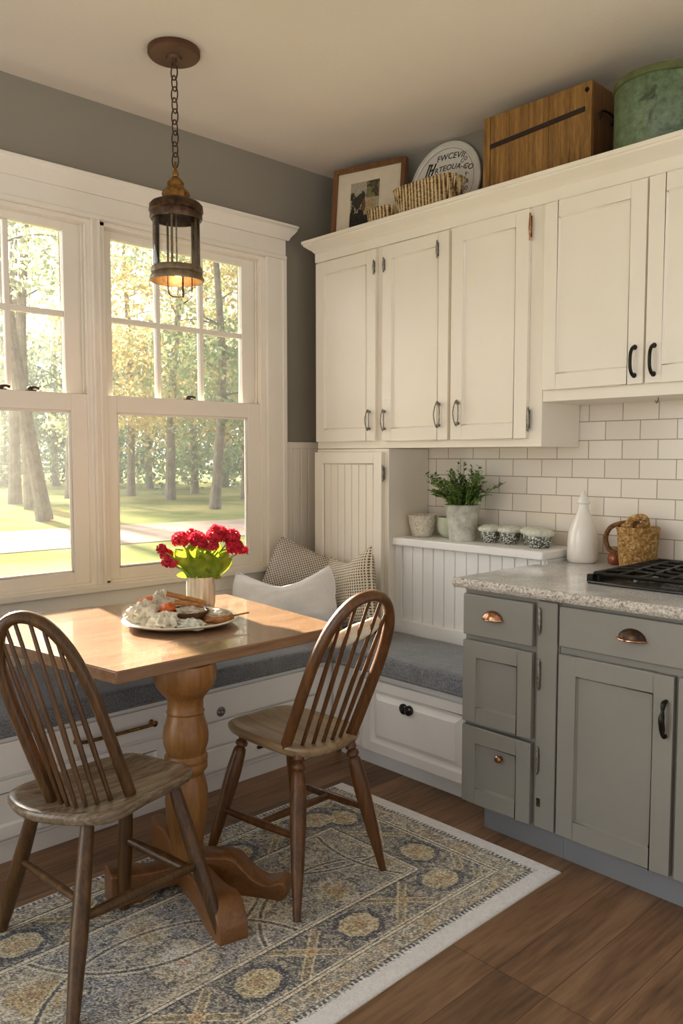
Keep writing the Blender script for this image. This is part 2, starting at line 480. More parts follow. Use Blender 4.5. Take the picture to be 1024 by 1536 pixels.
# ------------------------------------------------------------------ room shell
XW, YW, ZC = -3.275, 3.10, 2.865
WY0, WY1, WZ0, WZ1 = .66, 2.585, .80, 2.37
tag(box(XW - .2, 1.2, -1.2, YW + .2, -.1, 0).build('floor', M['floor'], origin=(0, 0, 0)), 'brown wood plank floor of the kitchen nook', kind='structure')
tag(box(XW - .2, 1.2, -1.2, YW + .2, ZC, ZC + .12).build('ceiling', M['ceil'], origin=(0, 0, 0)), 'beige painted ceiling with a fine texture', kind='structure')
w = MB()
w.box(XW - .16, XW, -1.2, WY0, 0, ZC); w.box(XW - .16, XW, WY1, YW + .16, 0, ZC)
w.box(XW - .16, XW, 1.646, 1.675, WZ0, WZ1); w.box(XW - .16, XW, WY0, WY1, 0, WZ0); w.box(XW - .16, XW, WY0, WY1, WZ1, ZC)
tag(w.build('wall_left', M['wall'], origin=(0, 0, 0)), 'greige painted wall around the pair of windows', kind='structure')
tag(box(XW, 1.2, YW, YW + .16, 0, ZC).build('wall_back', M['wall'], origin=(0, 0, 0)), 'greige wall behind the white cabinets', kind='structure')
tag(box(-2.63, 1.1, YW - .008, YW + .004, .90, 1.66).build('wall_backsplash', M['tile'], origin=(-1.889, 0, 1.428 - .0785 * 4)), 'white subway tile backsplash above the counter', kind='structure')

# windows ---------------------------------------------------------------
def window(name, y0, y1, ly0, ly1, label, locks):
    """y0,y1: clear opening; ly0,ly1: glass extent"""
    t = thing(name, (XW - .05, (y0 + y1) / 2, WZ0), label, None, kind='structure')
    f = MB()
    f.box(XW - .15, XW - .0, y0, y0 + .018, WZ0, WZ1); f.box(XW - .15, XW - .0, y1 - .018, y1, WZ0, WZ1)
    f.box(XW - .15, XW - .0, y0, y1, WZ1 - .018, WZ1); f.box(XW - .15, XW - .0, y0, y1, WZ0 - .005, WZ0 + .012)
    # stops that make the tracks
    for a, b in ((y0 + .018, y0 + .03), (y1 - .03, y1 - .018)):
        f.box(XW - .048, XW - .042, a, b, WZ0, WZ1)
        f.box(XW - .012, XW - .0, a, b, WZ0, WZ1)
    f.build('window_frame', M['trim'], t, bevel=.002)
    # lower sash (inside)
    xa, xb = XW - .042, XW - .012
    so, s1 = y0 + .018, y1 - .018
    s = MB()
    s.box(xa, xb, so, ly0, WZ0 + .012, 1.628); s.box(xa, xb, ly1, s1, WZ0 + .012, 1.628)
    s.box(xa, xb, ly0, ly1, WZ0 + .012, .861); s.box(xa, xb, ly0, ly1, 1.556, 1.628)
    s.box(xa + .01, xb - .008, ly0, ly0 + .010, .861, 1.556); s.box(xa + .01, xb - .008, ly1 - .010, ly1, .861, 1.556)
    s.box(xa + .01, xb - .008, ly0, ly1, .861, .871); s.box(xa + .01, xb - .008, ly0, ly1, 1.546, 1.556)
    ls = s.build('lower_sash', M['trim'], t, bevel=.0025)
    box((xa + xb) / 2 - .002, (xa + xb) / 2 + .002, ly0 - .004, ly1 + .004, .857, 1.56).build('pane', M['glass'], ls)
    for ly in locks:
        k = MB()
        k.box(xb - .022, xb - .004, ly - .022, ly + .022, 1.628, 1.634)
        k.lathe([(.011, 0), (.011, .01), (.006, .014)], (xb - .013, ly, 1.634), seg=14)
        k.tube([(xb - .013, ly, 1.643), (xb - .008, ly + .02, 1.646), (xb - .002, ly + .034, 1.640)], [.006, .005, .006], 8)
        k.build('sash_lock', M['bronze'], ls)
    # upper sash (outside)
    xa, xb = XW - .088, XW - .052
    g0, g1, h0, h1 = ly0 + .004, ly1 - .004, 1.60, 2.318
    s = MB()
    s.box(xa, xb, so, g0, 1.58, WZ1 - .018); s.box(xa, xb, g1, s1, 1.58, WZ1 - .018)
    s.box(xa, xb, g0, g1, 1.56, h0); s.box(xa, xb, g0, g1, h1, WZ1 - .018)
    us = s.build('upper_sash', M['trim'], t, bevel=.0025)
    mu = MB()
    for k in (1, 2):
        y = g0 + (g1 - g0) * k / 3; mu.box(xa + .006, xb - .004, y - .011, y + .011, h0, h1)
    mu.box(xa + .0066, xb - .0048, g0, g1, 1.956, 1.980)
    mu.build('muntin_grid', M['trim'], us, bevel=.003)
    box((xa + xb) / 2 - .002, (xa + xb) / 2 + .002, g0 - .003, g1 + .003, h0 - .003, h1 + .003).build('pane', M['glass'], us)
    return t
window('window_1', 1.676, WY1, 1.757, 2.480, 'double-hung window nearer the corner, six panes over one', [2.135])
window('window_2', WY0, 1.645, .825, 1.545, 'double-hung window cut off by the left edge of the photo', [1.255, 1.375])
# casing ------------------------------------------------------------------
def trim(name, mb, label, mat='trim', bevel=.003, kind='structure'):
    return tag(mb.build(name, M[mat], bevel=bevel, origin=(XW, 1.6, 0)), label, kind=kind)
c = MB(); xf = XW + .022
c.box(XW, xf, WY1 - .002, 2.702, .80, 2.37); c.box(XW, xf, .543, WY0 + .002, .80, 2.37)
c.box(XW, xf + .006, 2.682, 2.706, .80, 2.37)
c.box(XW + .001, xf - .008, 1.6405, 1.652, WZ0 - .004, WZ1 + .006); c.box(XW + .001, xf - .008, 1.668, 1.6805, WZ0 - .004, WZ1 + .006); c.box(XW + .0008, xf - .016, 1.640, 1.681, WZ0 - .006, WZ1 + .008)
c.box(XW, xf + .008, .535, 2.706, 2.37, 2.388)
c.box(XW, xf + .002, .54, 2.703, 2.388, 2.468)
prof = [(0, 2.468), (.026, 2.468), (.030, 2.474), (.033, 2.482), (.040, 2.490), (.052, 2.502), (.060, 2.512), (.064, 2.516), (.064, 2.524), (.070, 2.527), (.070, 2.540), (0, 2.540)]
def crown_run(mb, prof, a, b, ret=.05):
    """moulding along Y with mitred ends"""
    n = len(prof); vs = []
    m = max(p[0] for p in prof)
    for y, sg in ((a, -1), (b, 1)):
        for d, z in prof: vs.append((XW + d, y + sg * d * .72, z))
    fs = [tuple(range(n)), tuple(range(n, 2 * n))[::-1]] + [(i, (i + 1) % n, n + (i + 1) % n, n + i) for i in range(n)]
    mb.add(vs, fs)
crown_run(c, prof, .537, 2.704)
trim('trim_1', c, 'white window casing with a crowned head board', bevel=.002)
st = MB(); st.box(XW - .02, XW + .045, .52, 2.72, .772, .80); st.box(XW, XW + .018, .54, 2.702, .70, .772)
trim('trim_2', st, 'white window stool and apron under both windows')
wp = MB(); wp.box(XW, XW + .010, -1.2, 2.702, .0, .70); wp.box(XW, XW + .020, -1.2, 2.702, .645, .70)
trim('trim_3', wp, 'white panelling under the windows behind the table')
bb = MB()
y = 2.706
while y < YW - .01:
    y2 = min(y + .052, YW - .001); bb.box(XW, XW + .012, y + .0015, y2 - .0015, .3, 1.42); y = y2
bb.box(XW, XW + .006, 2.706, YW - .001, .3, 1.42); bb.box(XW, XW + .020, 2.706, YW - .001, 1.405, 1.437)
trim('trim_4', bb, 'white beadboard wainscot between window casing and tall cabinet', bevel=.0025)

# ------------------------------------------------------------------ hardware
def ring_pull(parent, T, u, v, h=.10, w_=.026, name='handle', mat='nickel'):
    k = MB(); k.T = T; pts = []
    for i in range(28):
        a = 2 * PI * i / 28
        pts.append((u + math.cos(a) * w_ / 2 * (1 - .25 * abs(math.sin(a)) ** 3), v + math.sin(a) * h / 2, .014 + .006 * (1 - abs(math.sin(a)))))
    k.tube(pts, .0028, 8, closed=True)
    for s in (-1, 1):
        k.ball((u, v + s * h * .40, .012), .0065, 10)
        k.lathe([(.0075, 0), (.006, .004), (.003, .012)], (u, v + s * h * .40, 0), seg=10)
    return k.build(name, M[mat], parent)
def latch(parent, T, u, v, h=.07, mat='nickel', name='hinge'):
    k = MB(); k.T = T
    k.lathe([(.0001, -h / 2 - .006), (.004, -h / 2), (.0035, -h * .35), (.0055, -h * .2), (.006, 0), (.0055, h * .2), (.0035, h * .35), (.004, h / 2), (.0001, h / 2 + .006)], (u, v, .007), (0, 1, 0), 12)
    k.box(u - .006, u + .006, v - h * .42, v + h * .42, 0, .003)
    return k.build(name, M[mat], parent)
def arch_pull(parent, T, u, v, h=.10, mat='black', out=.032, r=.0062, name='handle'):
    k = MB(); k.T = T
    pts = smoothpath([(u, v - h / 2, 0), (u, v - h * .46, out * .55), (u, v - h * .22, out), (u, v + h * .22, out), (u, v + h * .46, out * .55), (u, v + h / 2, 0)], 6)
    k.tube(pts, [r * (1.15 if (i < 4 or i > len(pts) - 5) else 1) for i in range(len(pts))], 10)
    for s in (-1, 1): k.lathe([(.0095, 0), (.0095, .003), (.007, .006)], (u, v + s * h / 2, 0), seg=12)
    return k.build(name, M[mat], parent)
def cup_pull(parent, T, u, v, w_=.095, h=.03, mat='copper', name='handle'):
    """half-dome bin pull, open below"""
    k = MB(); k.T = T; vs = []; fs = []; nu, nv = 16, 8
    for shell in (0, 1):
        q = 1 - .1 * shell
        for i in range(nu + 1):
            a = PI * i / nu
            for j in range(nv + 1):
                b = PI / 2 * j / nv
                x = math.cos(a) * w_ / 2 * q; rad = math.sin(a)
                vs.append((u + x, v + rad * h * math.cos(b) * q, .028 * rad * math.sin(b) * q + .001))
        o = shell * (nu + 1) * (nv + 1)
        for i in range(nu):
            for j in range(nv):
                p = o + i * (nv + 1) + j
                fs.append((p, p + 1, p + nv + 2, p + nv + 1))
    k.add(vs, fs)
    k.tube([(u - w_ / 2, v, .004), (u - w_ * .3, v, .020), (u, v, .029), (u + w_ * .3, v, .020), (u + w_ / 2, v, .004)], .003, 8)
    return k.build(name, M[mat], parent)
def knob(parent, T, u, v, r=.015, mat='copper', name='knob'):
    k = MB(); k.T = T
    k.lathe([(.009, 0), (.007, .006), (.006, .012), (r, .017), (r, .022), (r * .7, .027), (.0001, .028)], (u, v, 0), seg=20)
    k.lathe([(r * .55, .026), (r * .5, .031), (.0001, .032)], (u, v, 0), seg=16)
    return k.build(name, M[mat], parent)

def panel_front(T, u0, u1, v0, v1, th=.02, st=.06, rec=.010, raised=False, bead=False, rail=None):
    """frame-and-panel front in (u, v, n); n=0 is the cabinet face"""
    rail = rail or st
    k = MB(); k.T = T
    k.box(u0, u0 + st, v0, v1, 0, th); k.box(u1 - st, u1, v0, v1, 0, th)
    k.box(u0 + st, u1 - st, v0, v0 + rail, 0, th); k.box(u0 + st, u1 - st, v1 - rail, v1, 0, th)
    a0, a1, b0, b1 = u0 + st, u1 - st, v0 + rail, v1 - rail
    e = .007
    ring = lambda d, z: [(a0 + d, b0 + d, z), (a1 - d, b0 + d, z), (a1 - d, b1 - d, z), (a0 + d, b1 - d, z)]
    # sloped bead inside the frame
    A = ring(0, th); B = ring(e, th - rec)
    k.add(A + B, [(i, (i + 1) % 4, 4 + (i + 1) % 4, 4 + i) for i in range(4)])
    if raised:
        C = ring(e + .010, th - rec); D = ring(e + .034, th + .002)
        k.add(B + C + D, [(i, (i + 1) % 4, 4 + (i + 1) % 4, 4 + i) for i in range(4)] + [(4 + i, 4 + (i + 1) % 4, 8 + (i + 1) % 4, 8 + i) for i in range(4)] + [(8, 9, 10, 11)])
    elif bead:
        n = max(3, round((a1 - a0) / .05))
        for i in range(n):
            p = a0 + e + (a1 - a0 - 2 * e) * i / n; q = a0 + e + (a1 - a0 - 2 * e) * (i + 1) / n
            k.frustum([(p + .0005, b0, 0), (q - .0005, b0, 0), (q - .0005, b1, 0), (p + .0005, b1, 0)],
                      [(p + .003, b0, th - rec), (q - .003, b0, th - rec), (q - .003, b1, th - rec), (p + .003, b1, th - rec)])
        k.box(a0, a1, b0, b1, 0, th - rec - .004)
    else:
        k.box(a0, a1, b0, b1, 0, th - rec)
    return k

# ------------------------------------------------------------------ upper cabinets
YU = 2.80
T = FB(YU)
t = thing('upper_cabinet', (-2.45, 2.95, 1.40), 'white wall cabinet with three doors, next to the window corner', 'cabinet')
k = MB(); k.box(-3.115, -1.782, YU, YW - .012, 1.40, 2.44)
k.build('body', M['white'], t, bevel=.002)
d = panel_front(T, -3.108, -2.684, 1.436, 2.336, .02, .062, .009).build('door', M['white'], t, bevel=.0015)
ring_pull(d, FB(YU - .02), -2.722, 1.535); latch(d, FB(YU - .02), -2.692, 2.252, .06)
d = panel_front(T, -2.640, -2.246, 1.434, 2.336, .02, .058, .009).build('door', M['white'], t, bevel=.0015)
ring_pull(d, FB(YU - .02), -2.622, 1.532, .10, .02); ring_pull(d, FB(YU - .02), -2.292, 1.545, .115, .032); latch(d, FB(YU - .02), -2.628, 2.252, .06); latch(d, FB(YU - .02), -2.306, 2.264, .07)
d = panel_front(T, -2.230, -1.842, 1.434, 2.340, .02, .062, .009).build('door', M['white'], t, bevel=.0015)
ring_pull(d, FB(YU - .02), -2.186, 1.548, .11, .028)
latch(d, FB(YU - .012), -1.838, 2.268, .10, 'copper'); latch(d, FB(YU - .012), -1.834, 1.51, .09)
t = thing('upper_cabinet', (-1.0, 2.95, 1.577), 'white wall cabinet with black arched handles above the cooktop', 'cabinet')
k = MB(); k.box(-1.780, -.10, YU, YW - .012, 1.577, 2.44)
k.build('body', M['white'], t, bevel=.002)
for (a, b, hs) in ((-1.772, -1.358, -1), (-1.350, -.945, 1), (-.930, -.53, -1), (-.52, -.12, 1)):
    d = panel_front(T, a, b, 1.622, 2.340, .02, .060, .009).build('door', M['white'], t, bevel=.0015)
    arch_pull(d, FB(YU - .02), (b - .032 if hs < 0 else a + .032), 1.702, .10)
k = MB(); k.tube(smoothpath([(-1.345, 2.88, 1.578), (-1.345, 2.88, 1.565), (-1.345, 2.87, 1.556), (-1.345, 2.86, 1.562)], 4), .0025, 8)
k.build('hook', M['nickel'], t)
# crown moulding over both
k = MB()
prof = [(2.802, 2.345), (2.792, 2.345), (2.790, 2.352), (2.790, 2.392), (2.784, 2.396), (2.778, 2.404), (2.762, 2.414), (2.748, 2.424), (2.742, 2.428), (2.742, 2.434), (2.735, 2.437), (2.735, 2.452), (2.802, 2.452)]
vs = []; n = len(prof)
for x, sg in ((-3.115, -1), (-.1, 0)):
    for yy, z in prof: vs.append((x + sg * (2.802 - yy) * .8, yy, z))
k.add(vs, [tuple(range(n)), tuple(range(n, 2 * n))[::-1]] + [(i, (i + 1) % n, n + (i + 1) % n, n + i) for i in range(n)])
tag(k.build('trim_5', M['white'], bevel=.001, origin=(-2, 2.8, 2.35)), 'white crown moulding along the tops of the wall cabinets', kind='structure')

# tall cabinet on the bench
t = thing('tall_cabinet', (-2.86, 2.94, .51), 'narrow white cabinet with a beadboard door behind the pillows', 'cabinet')
MB().box(-3.118, -2.612, YU, YW - .012, .512, 1.398).build('body', M['white'], t, bevel=.002)
d = panel_front(FB(YU), -3.116, -2.640, .55, 1.382, .022, .055, .010, bead=True).build('door', M['white'], t, bevel=.0015)
latch(d, FB(YU - .012), -2.634, 1.28, .07)
# ledge behind the bench
t = thing('plate_ledge', (-2.2, 2.96, .44), 'white beadboard ledge with a thick shelf behind the grey bench cushion', 'ledge')
k = MB(); k.box(-2.611, -1.782, 2.822, YW - .012, .938, .975); k.build('shelf', M['bench'], t, bevel=.006)
k = MB(); x = -2.572
while x < -1.80:
    x2 = min(x + .0635, -1.79)
    k.frustum([(x + .0005, 2.87, .57), (x2 - .0005, 2.87, .57), (x2 - .0005, 2.87, .938), (x + .0005, 2.87, .938)],
              [(x + .0035, 2.856, .57), (x2 - .0035, 2.856, .57), (x2 - .0035, 2.856, .938), (x + .0035, 2.856, .938)])
    x = x2
k.box(-2.61, -1.785, 2.864, YW - .013, .44, .937); k.box(-2.611, -2.572, 2.846, 2.87, .44, .938)
k.build('beadboard_panel', M['bench'], t)
MB().box(-2.572, -1.785, 2.842, 2.87, .44, .578).build('bottom_rail', M['bench'], t, bevel=.003)

# ------------------------------------------------------------------ benches
t = thing('storage_bench', (-2.1, 2.65, 0), 'white storage bench below the ledge, beside the grey drawers', 'bench')
k = MB(); k.box(-2.64, -1.786, 2.462, 2.838, .085, .436); k.build('body', M['bench'], t, bevel=.002)
MB().box(-2.63, -1.79, 2.506, 2.83, 0, .085).build('kick_board', M['bench'], t)
d = panel_front(FB(2.462), -2.43, -1.83, .088, .402, .020, .048, .015, raised=True, rail=.040).build('drawer', M['bench'], t, bevel=.0015)
k = MB(); k.T = FB(2.440)
k.lathe([(.022, 0), (.022, .007), (.016, .010), (.0001, .011)], (-2.185, .318, 0), seg=22)
k.lathe([(.021, 0), (.020, .012), (.012, .016), (.0001, .017)], (-2.155, .318, 0), seg=22)
k.build('knob', M['blackenamel'], d)
def cushion(name, x0, x1, y0, y1, z0, z1, label, welt):
    k = MB(); nx, ny = max(8, int((x1 - x0) / .03)), max(8, int((y1 - y0) / .03))
    def outline(u, v, top):
        x = x0 + (x1 - x0) * u; y = y0 + (y1 - y0) * v
        e = min(u * (x1 - x0), (1 - u) * (x1 - x0), v * (y1 - y0), (1 - v) * (y1 - y0))
        r = .014
        drop = r - math.sqrt(max(0, r * r - max(0, r - e) ** 2)) if e < r else 0
        n = mnoise.noise(Vector((x * 5, y * 5, 3))) * .004
        return (x, y, (z1 - drop + n) if top else z0)
    us = [0, .004, .012] + [i / nx for i in range(1, nx)] + [.988, .996, 1]
    vs_ = [0, .01, .03] + [i / ny for i in range(1, ny)] + [.97, .99, 1]
    us = sorted(set(us)); vs_ = sorted(set(vs_)); a, b = len(us), len(vs_)
    for top in (0, 1):
        vv = [outline(u, v, top) for u in us for v in vs_]
        k.add(vv, [(i * b + j, (i + 1) * b + j, (i + 1) * b + j + 1, i * b + j + 1) for i in range(a - 1) for j in range(b - 1)])
    N = a * b
    fs = []
    for i in range(a - 1):
        fs.append((i * b, (i + 1) * b, N + (i + 1) * b, N + i * b)); fs.append((i * b + b - 1, (i + 1) * b + b - 1, N + (i + 1) * b + b - 1, N + i * b + b - 1))
    for j in range(b - 1):
        fs.append((j, j + 1, N + j + 1, N + j)); q = (a - 1) * b; fs.append((q + j, q + j + 1, N + q + j + 1, N + q + j))
    k.f += fs
    o = k.build(name, M['cushion'], smooth=60)
    tag(o, label, 'cushion', 'grey bench cushions')
    pg = MB(); pg.tube(welt, .0045, 8); pg.build('piping', M['cushion'], o)
    return o
cushion('bench_cushion', -2.625, -1.80, 2.422, 2.838, .4375, .520, 'grey felt seat cushion in front of the beadboard ledge', [(-2.62, 2.424, .446), (-1.80, 2.424, .446), (-1.799, 2.83, .446)])

t = thing('storage_bench', (-2.95, 1.2, 0), 'long white storage bench under the windows, behind the table', 'bench')
k = MB(); k.box(XW + .022, -2.652, -.2, 2.838, .085, .436); k.build('body', M['bench'], t, bevel=.002)
MB().box(XW + .02, -2.672, -.2, 2.50, 0, .085).build('kick_board', M['bench'], t)
Tb = FW(-2.652)
def flat_drawer(u0, u1, v0, v1, th=.016):
    k = MB(); k.T = Tb; k.box(u0, u1, v0, v1, 0, th); return k.build('drawer', M['bench'], t, bevel=.003)
d = flat_drawer(.62, 1.60, .305, .418)
k = MB(); k.T = FW(-2.636)
k.tube(smoothpath([(1.225, .367, .022), (1.26, .362, .024), (1.38, .362, .025), (1.49, .362, .024), (1.528, .364, .022)], 5), [.0065] * 21, 10)
for u in (1.228, 1.525):
    k.lathe([(.011, 0), (.008, .006), (.006, .016), (.010, .022), (.012, .028), (.0001, .033)], (u, .365, 0), seg=14)
k.build('handle', M['brass'], d)
for (a, b) in ((.62, 1.10), (1.12, 1.60)):
    panel_front(Tb, a, b, .098, .292, .016, .055, .009, rail=.04).build('door', M['bench'], t, bevel=.0015)
d = flat_drawer(1.62, 2.40, .305, .418)
k = MB(); k.T = FW(-2.636); k.lathe([(.02, 0), (.02, .004), (.014, .008), (.010, .014), (.0001, .016)], (1.84, .335, 0), seg=20)
k.ball((1.84, .335, .014), .006); k.build('knob', M['nickel'], d)
d = flat_drawer(1.62, 2.40, .20, .296); 
d = flat_drawer(1.62, 2.40, .098, .190)
k = MB(); k.T = FW(-2.636); k.box(2.02, 2.055, .136, .148, 0, .014); k.build('handle', M['bronze'], d, bevel=.003)
d = flat_drawer(-.15, .60, .098, .418)
mb = MB(); mb.T = FW(-2.672); mb.lathe([(.008, -.2), (.008, 2.49)], (0, .072, .003), (1, 0, 0), 10)
mb.build('bead_rail', M['bench'], t)
cushion('bench_cushion', XW + .022, -2.63, -.1, 2.80, .4375, .508, 'long grey seat cushion under the windows', [(-2.629, -.08, .446), (-2.629, 2.42, .446)])

# ------------------------------------------------------------------ grey base cabinets
YB = 2.322
t = thing('base_cabinet', (-1.58, 2.7, 0), 'grey base cabinet with a column of three small drawers', 'cabinet')
MB().box(-1.780, -1.394, YB, YW - .012, .102, .889).build('body', M['greycab'], t, bevel=.002)
MB().box(-1.720, -1.394, 2.366, YW - .02, 0, .102).build('toe_kick', M['toekick'], t)
k = MB(); k.T = FB(YB); k.box(-1.474, -1.398, .104, .880, 0, .012); k.build('stile', M['greycab'], t, bevel=.003)
TD = FB(YB)
k = MB(); k.T = TD; k.box(-1.775, -1.486, .722, .870, 0, .024); d = k.build('drawer', M['greycab'], t, bevel=.004)
cup_pull(d, FB(YB - .024), -1.645, .792, .085, .032)
k = panel_front(TD, -1.775, -1.486, .405, .702, .024, .058, .012); d = k.build('drawer', M['greycab'], t, bevel=.002)
k = panel_front(TD, -1.775, -1.486, .108, .390, .024, .058, .012); d = k.build('drawer', M['greycab'], t, bevel=.002)
knob(d, FB(YB - .012), -1.612, .302, .013)
for v, h in ((.812, .085), (.632, .10), (.338, .09)):
    latch(t, FB(YB - .012), -1.462, v, h, 'nickel', 'latch')
k = MB(); k.T = FB(YB - .012); k.box(-1.465, -1.452, .178, .206, 0, .003); k.ball((-1.4585, .195, .004), .0045, 10); k.build('keyhole_plate', M['bronze'], t)
t = thing('base_cabinet', (-.8, 2.7, 0), 'grey base cabinet under the cooktop with a wide drawer and door', 'cabinet')
MB().box(-1.392, -.16, YB, YW - .012, .102, .889).build('body', M['greycab'], t, bevel=.002)
MB().box(-1.393, -.16, 2.366, YW - .02, 0, .102).build('toe_kick', M['toekick'], t)
k = MB(); k.T = TD; k.box(-1.386, -.60, .742, .874, 0, .022); d = k.build('drawer', M['greycab'], t, bevel=.004)
cup_pull(d, FB(YB - .022), -1.135, .806, .09, .034, 'bronze')
k = MB(); k.T = FB(YB - .022); k.tube([(-1.182, .806, .006), (-1.16, .806, .026), (-1.135, .806, .032), (-1.11, .806, .026), (-1.088, .806, .006)], .0036, 8); k.build('handle_lip', M['copper'], d)
d = panel_front(TD, -1.386, -1.004, .110, .716, .022, .062, .012).build('door', M['greycab'], t, bevel=.002)
k = MB(); k.T = FB(YB - .022)
k.tube(smoothpath([(-1.025, .535, 0), (-1.025, .540, .018), (-1.025, .565, .024), (-1.025, .588, .030), (-1.025, .61, .024), (-1.025, .635, .018), (-1.025, .640, 0)], 5), [.006, .007, .008, .008, .006, .005, .006, .007, .008, .009, .009, .009, .009, .009, .009, .009, .009, .009, .008, .007, .006, .005, .006, .007, .008, .008, .008, .007, .007, .006, .006], 10)
k.build('handle', M['black'], d)
d = panel_front(TD, -.990, -.60, .110, .716, .022, .062, .012).build('door', M['greycab'], t, bevel=.002)
d = panel_front(TD, -.585, -.18, .110, .870, .022, .062, .012).build('door', M['greycab'], t, bevel=.002)
# countertop
t = thing('countertop', (-1.0, 2.7, .889), 'speckled granite countertop with a rough front edge', 'countertop')
k = MB(); k.prism([(-1.806, 2.292, 0), (-.12, 2.292, 0), (-.12, YW - .009, 0), (-1.778, YW - .009, 0), (-1.778, 2.818, 0), (-1.806, 2.818, 0)], (0, 0, .034))
for i in range(len(k.v)): k.v[i] = (k.v[i][0], k.v[i][1], k.v[i][2] + .8905)
k.build('slab', M['granite'], t, bevel=.002)
k = MB(); nxs = 200; vs = []; fs = []
for i in range(nxs + 1):
    x = -1.812 + 1.69 * i / nxs
    for j in range(7):
        a = j / 6; z = .8900 + .0345 * a
        b = .012 * math.sin(PI * min(1, a * 1.0)) * .7 + .004
        y = 2.292 - b + mnoise.noise(Vector((x * 60, z * 90, 1))) * .0035
        vs.append((x, y, z))
    vs.append((x, 2.295, .9245)); vs.append((x, 2.295, .890))
for i in range(nxs):
    for j in range(9):
        j2 = (j + 1) % 9
        fs.append((i * 9 + j, (i + 1) * 9 + j, (i + 1) * 9 + j2, i * 9 + j2))
fs += [tuple(range(9)), tuple(range(nxs * 9, nxs * 9 + 9))[::-1]]
k.add(vs, fs); k.build('front_edge', M['graniteedge'], t)
CT = .9245
# cooktop
t = thing('gas_cooktop', (-1.05, 2.78, CT), 'black gas cooktop with iron grates set on the granite', 'cooktop')
k = MB(); k.box(-1.405, -.70, 2.505, 3.03, CT, CT + .012); k.build('tray', M['blackenamel'], t, bevel=.005)
k = MB(); k.box(-1.412, -1.388, 2.512, 3.028, CT + .002, CT + .032); k.build('side_rail', M['black'], t, bevel=.005)
for bx, by, br_ in ((-1.25, 2.64, .045), (-1.25, 2.90, .035), (-.90, 2.64, .04), (-.90, 2.90, .05)):
    k = MB(); k.lathe([(br_ * 1.3, 0), (br_ * 1.25, .006), (br_, .008), (br_, .014), (br_ * .8, .018), (.0001, .019)], (bx, by, CT + .012), seg=24)
    k.build('burner', M['blackenamel'], t)
for x0, x1 in ((-1.385, -1.06), (-1.05, -.72)):
    k = MB(); zt = CT + .036
    for y in (2.525, 3.005): k.tube([(x0, y, zt), (x1, y, zt)], .007, 8)
    for x in (x0, x1): k.tube([(x, 2.525, zt), (x, 3.005, zt)], .007, 8)
    for i in range(1, 6):
        y = 2.525 + .48 * i / 6
        k.tube(smoothpath([(x0, y, zt), (x0 + .1, y + .012, zt + .006), (x1 - .1, y - .012, zt + .006), (x1, y, zt)], 5), .0058, 8)
    for i in (1, 2, 3):
        x = x0 + (x1 - x0) * i / 4
        k.tube(smoothpath([(x, 2.525, zt), (x + .01, 2.64, zt + .007), (x - .01, 2.88, zt + .007), (x, 3.005, zt)], 5), .0058, 8)
    for x in (x0 + .01, x1 - .01):
        for y in (2.53, 3.0): k.tube([(x, y, zt), (x, y, CT + .011)], .006, 8)
    k.build('grate', M['black'], t)

# ------------------------------------------------------------------ counter and ledge items
def lathe_thing(name, prof, c, mat, label, cat, group=None, **k):
    return tag(MB().lathe(prof, c, **k).build(name, M[mat], smooth=50), label, cat, group)
t = thing('ceramic_bottle', (-1.705, 3.0, CT), 'white ceramic bottle with a pointed stopper on the granite', 'bottle')
MB().lathe([(.052, 0), (.060, .006), (.063, .02), (.0625, .09), (.058, .125), (.047, .160), (.033, .192), (.023, .215), (.0195, .232), (.021, .240), (.019, .242)], (-1.705, 3.0, CT), seg=40).build('body', M['ceramic'], t, smooth=60)
MB().lathe([(.018, .238), (.026, .244), (.027, .252), (.021, .258), (.022, .264), (.016, .272), (.009, .284), (.003, .298), (.0001, .300)], (-1.705, 3.0, CT), seg=28).build('stopper', M['ceramic'], t, smooth=60)
t = thing('wicker_jug', (-1.46, 2.985, CT), 'golden seagrass jug with a looped handle behind the cooktop', 'basket')
wobf = lambda a, h: 1 + .03 * mnoise.noise(Vector((math.cos(a) * 4, math.sin(a) * 4, h * 30))) + .02 * math.sin(14 * a + h * 160)
MB().lathe([(.058, 0), (.066, .01), (.071, .05), (.075, .10), (.079, .15), (.083, .160), (.079, .164), (.070, .158), (.060, .02), (.0001, .018)], (-1.46, 2.985, CT), seg=56, wob=wobf).build('body', M['seagrass'], t, smooth=60)
k = MB(); k.tube(smoothpath([(-1.520, 2.965, CT + .05), (-1.560, 2.95, CT + .07), (-1.574, 2.946, CT + .115), (-1.555, 2.95, CT + .158), (-1.505, 2.965, CT + .178), (-1.455, 2.985, CT + .176)], 6), .0095, 10)
k.build('handle', M['wickerdark'], t)
k = MB()
k.tube(smoothpath([(-1.50, 2.97, CT + .165), (-1.47, 2.965, CT + .195), (-1.435, 2.975, CT + .200), (-1.43, 2.99, CT + .175), (-1.46, 2.985, CT + .165)], 6), .014, 10)
k.ball((-1.50, 2.972, CT + .165), .022, 12, (1.5, 1, .8), .2, 3)
k.build('wrapped_bow', M['seagrass'], t)
t = thing('spice_jar', (-1.578, 3.03, CT), 'tiny amber jar between white bottle and seagrass jug', 'jar')
MB().lathe([(.017, 0), (.025, .006), (.028, .022), (.025, .040), (.019, .046), (.019, .05)], (-1.578, 3.03, CT), seg=24).build('body', M['amber'], t, smooth=60)
MB().lathe([(.022, .049), (.024, .053), (.024, .066), (.020, .072), (.0001, .073)], (-1.578, 3.03, CT), seg=20).build('lid', M['cork'], t)

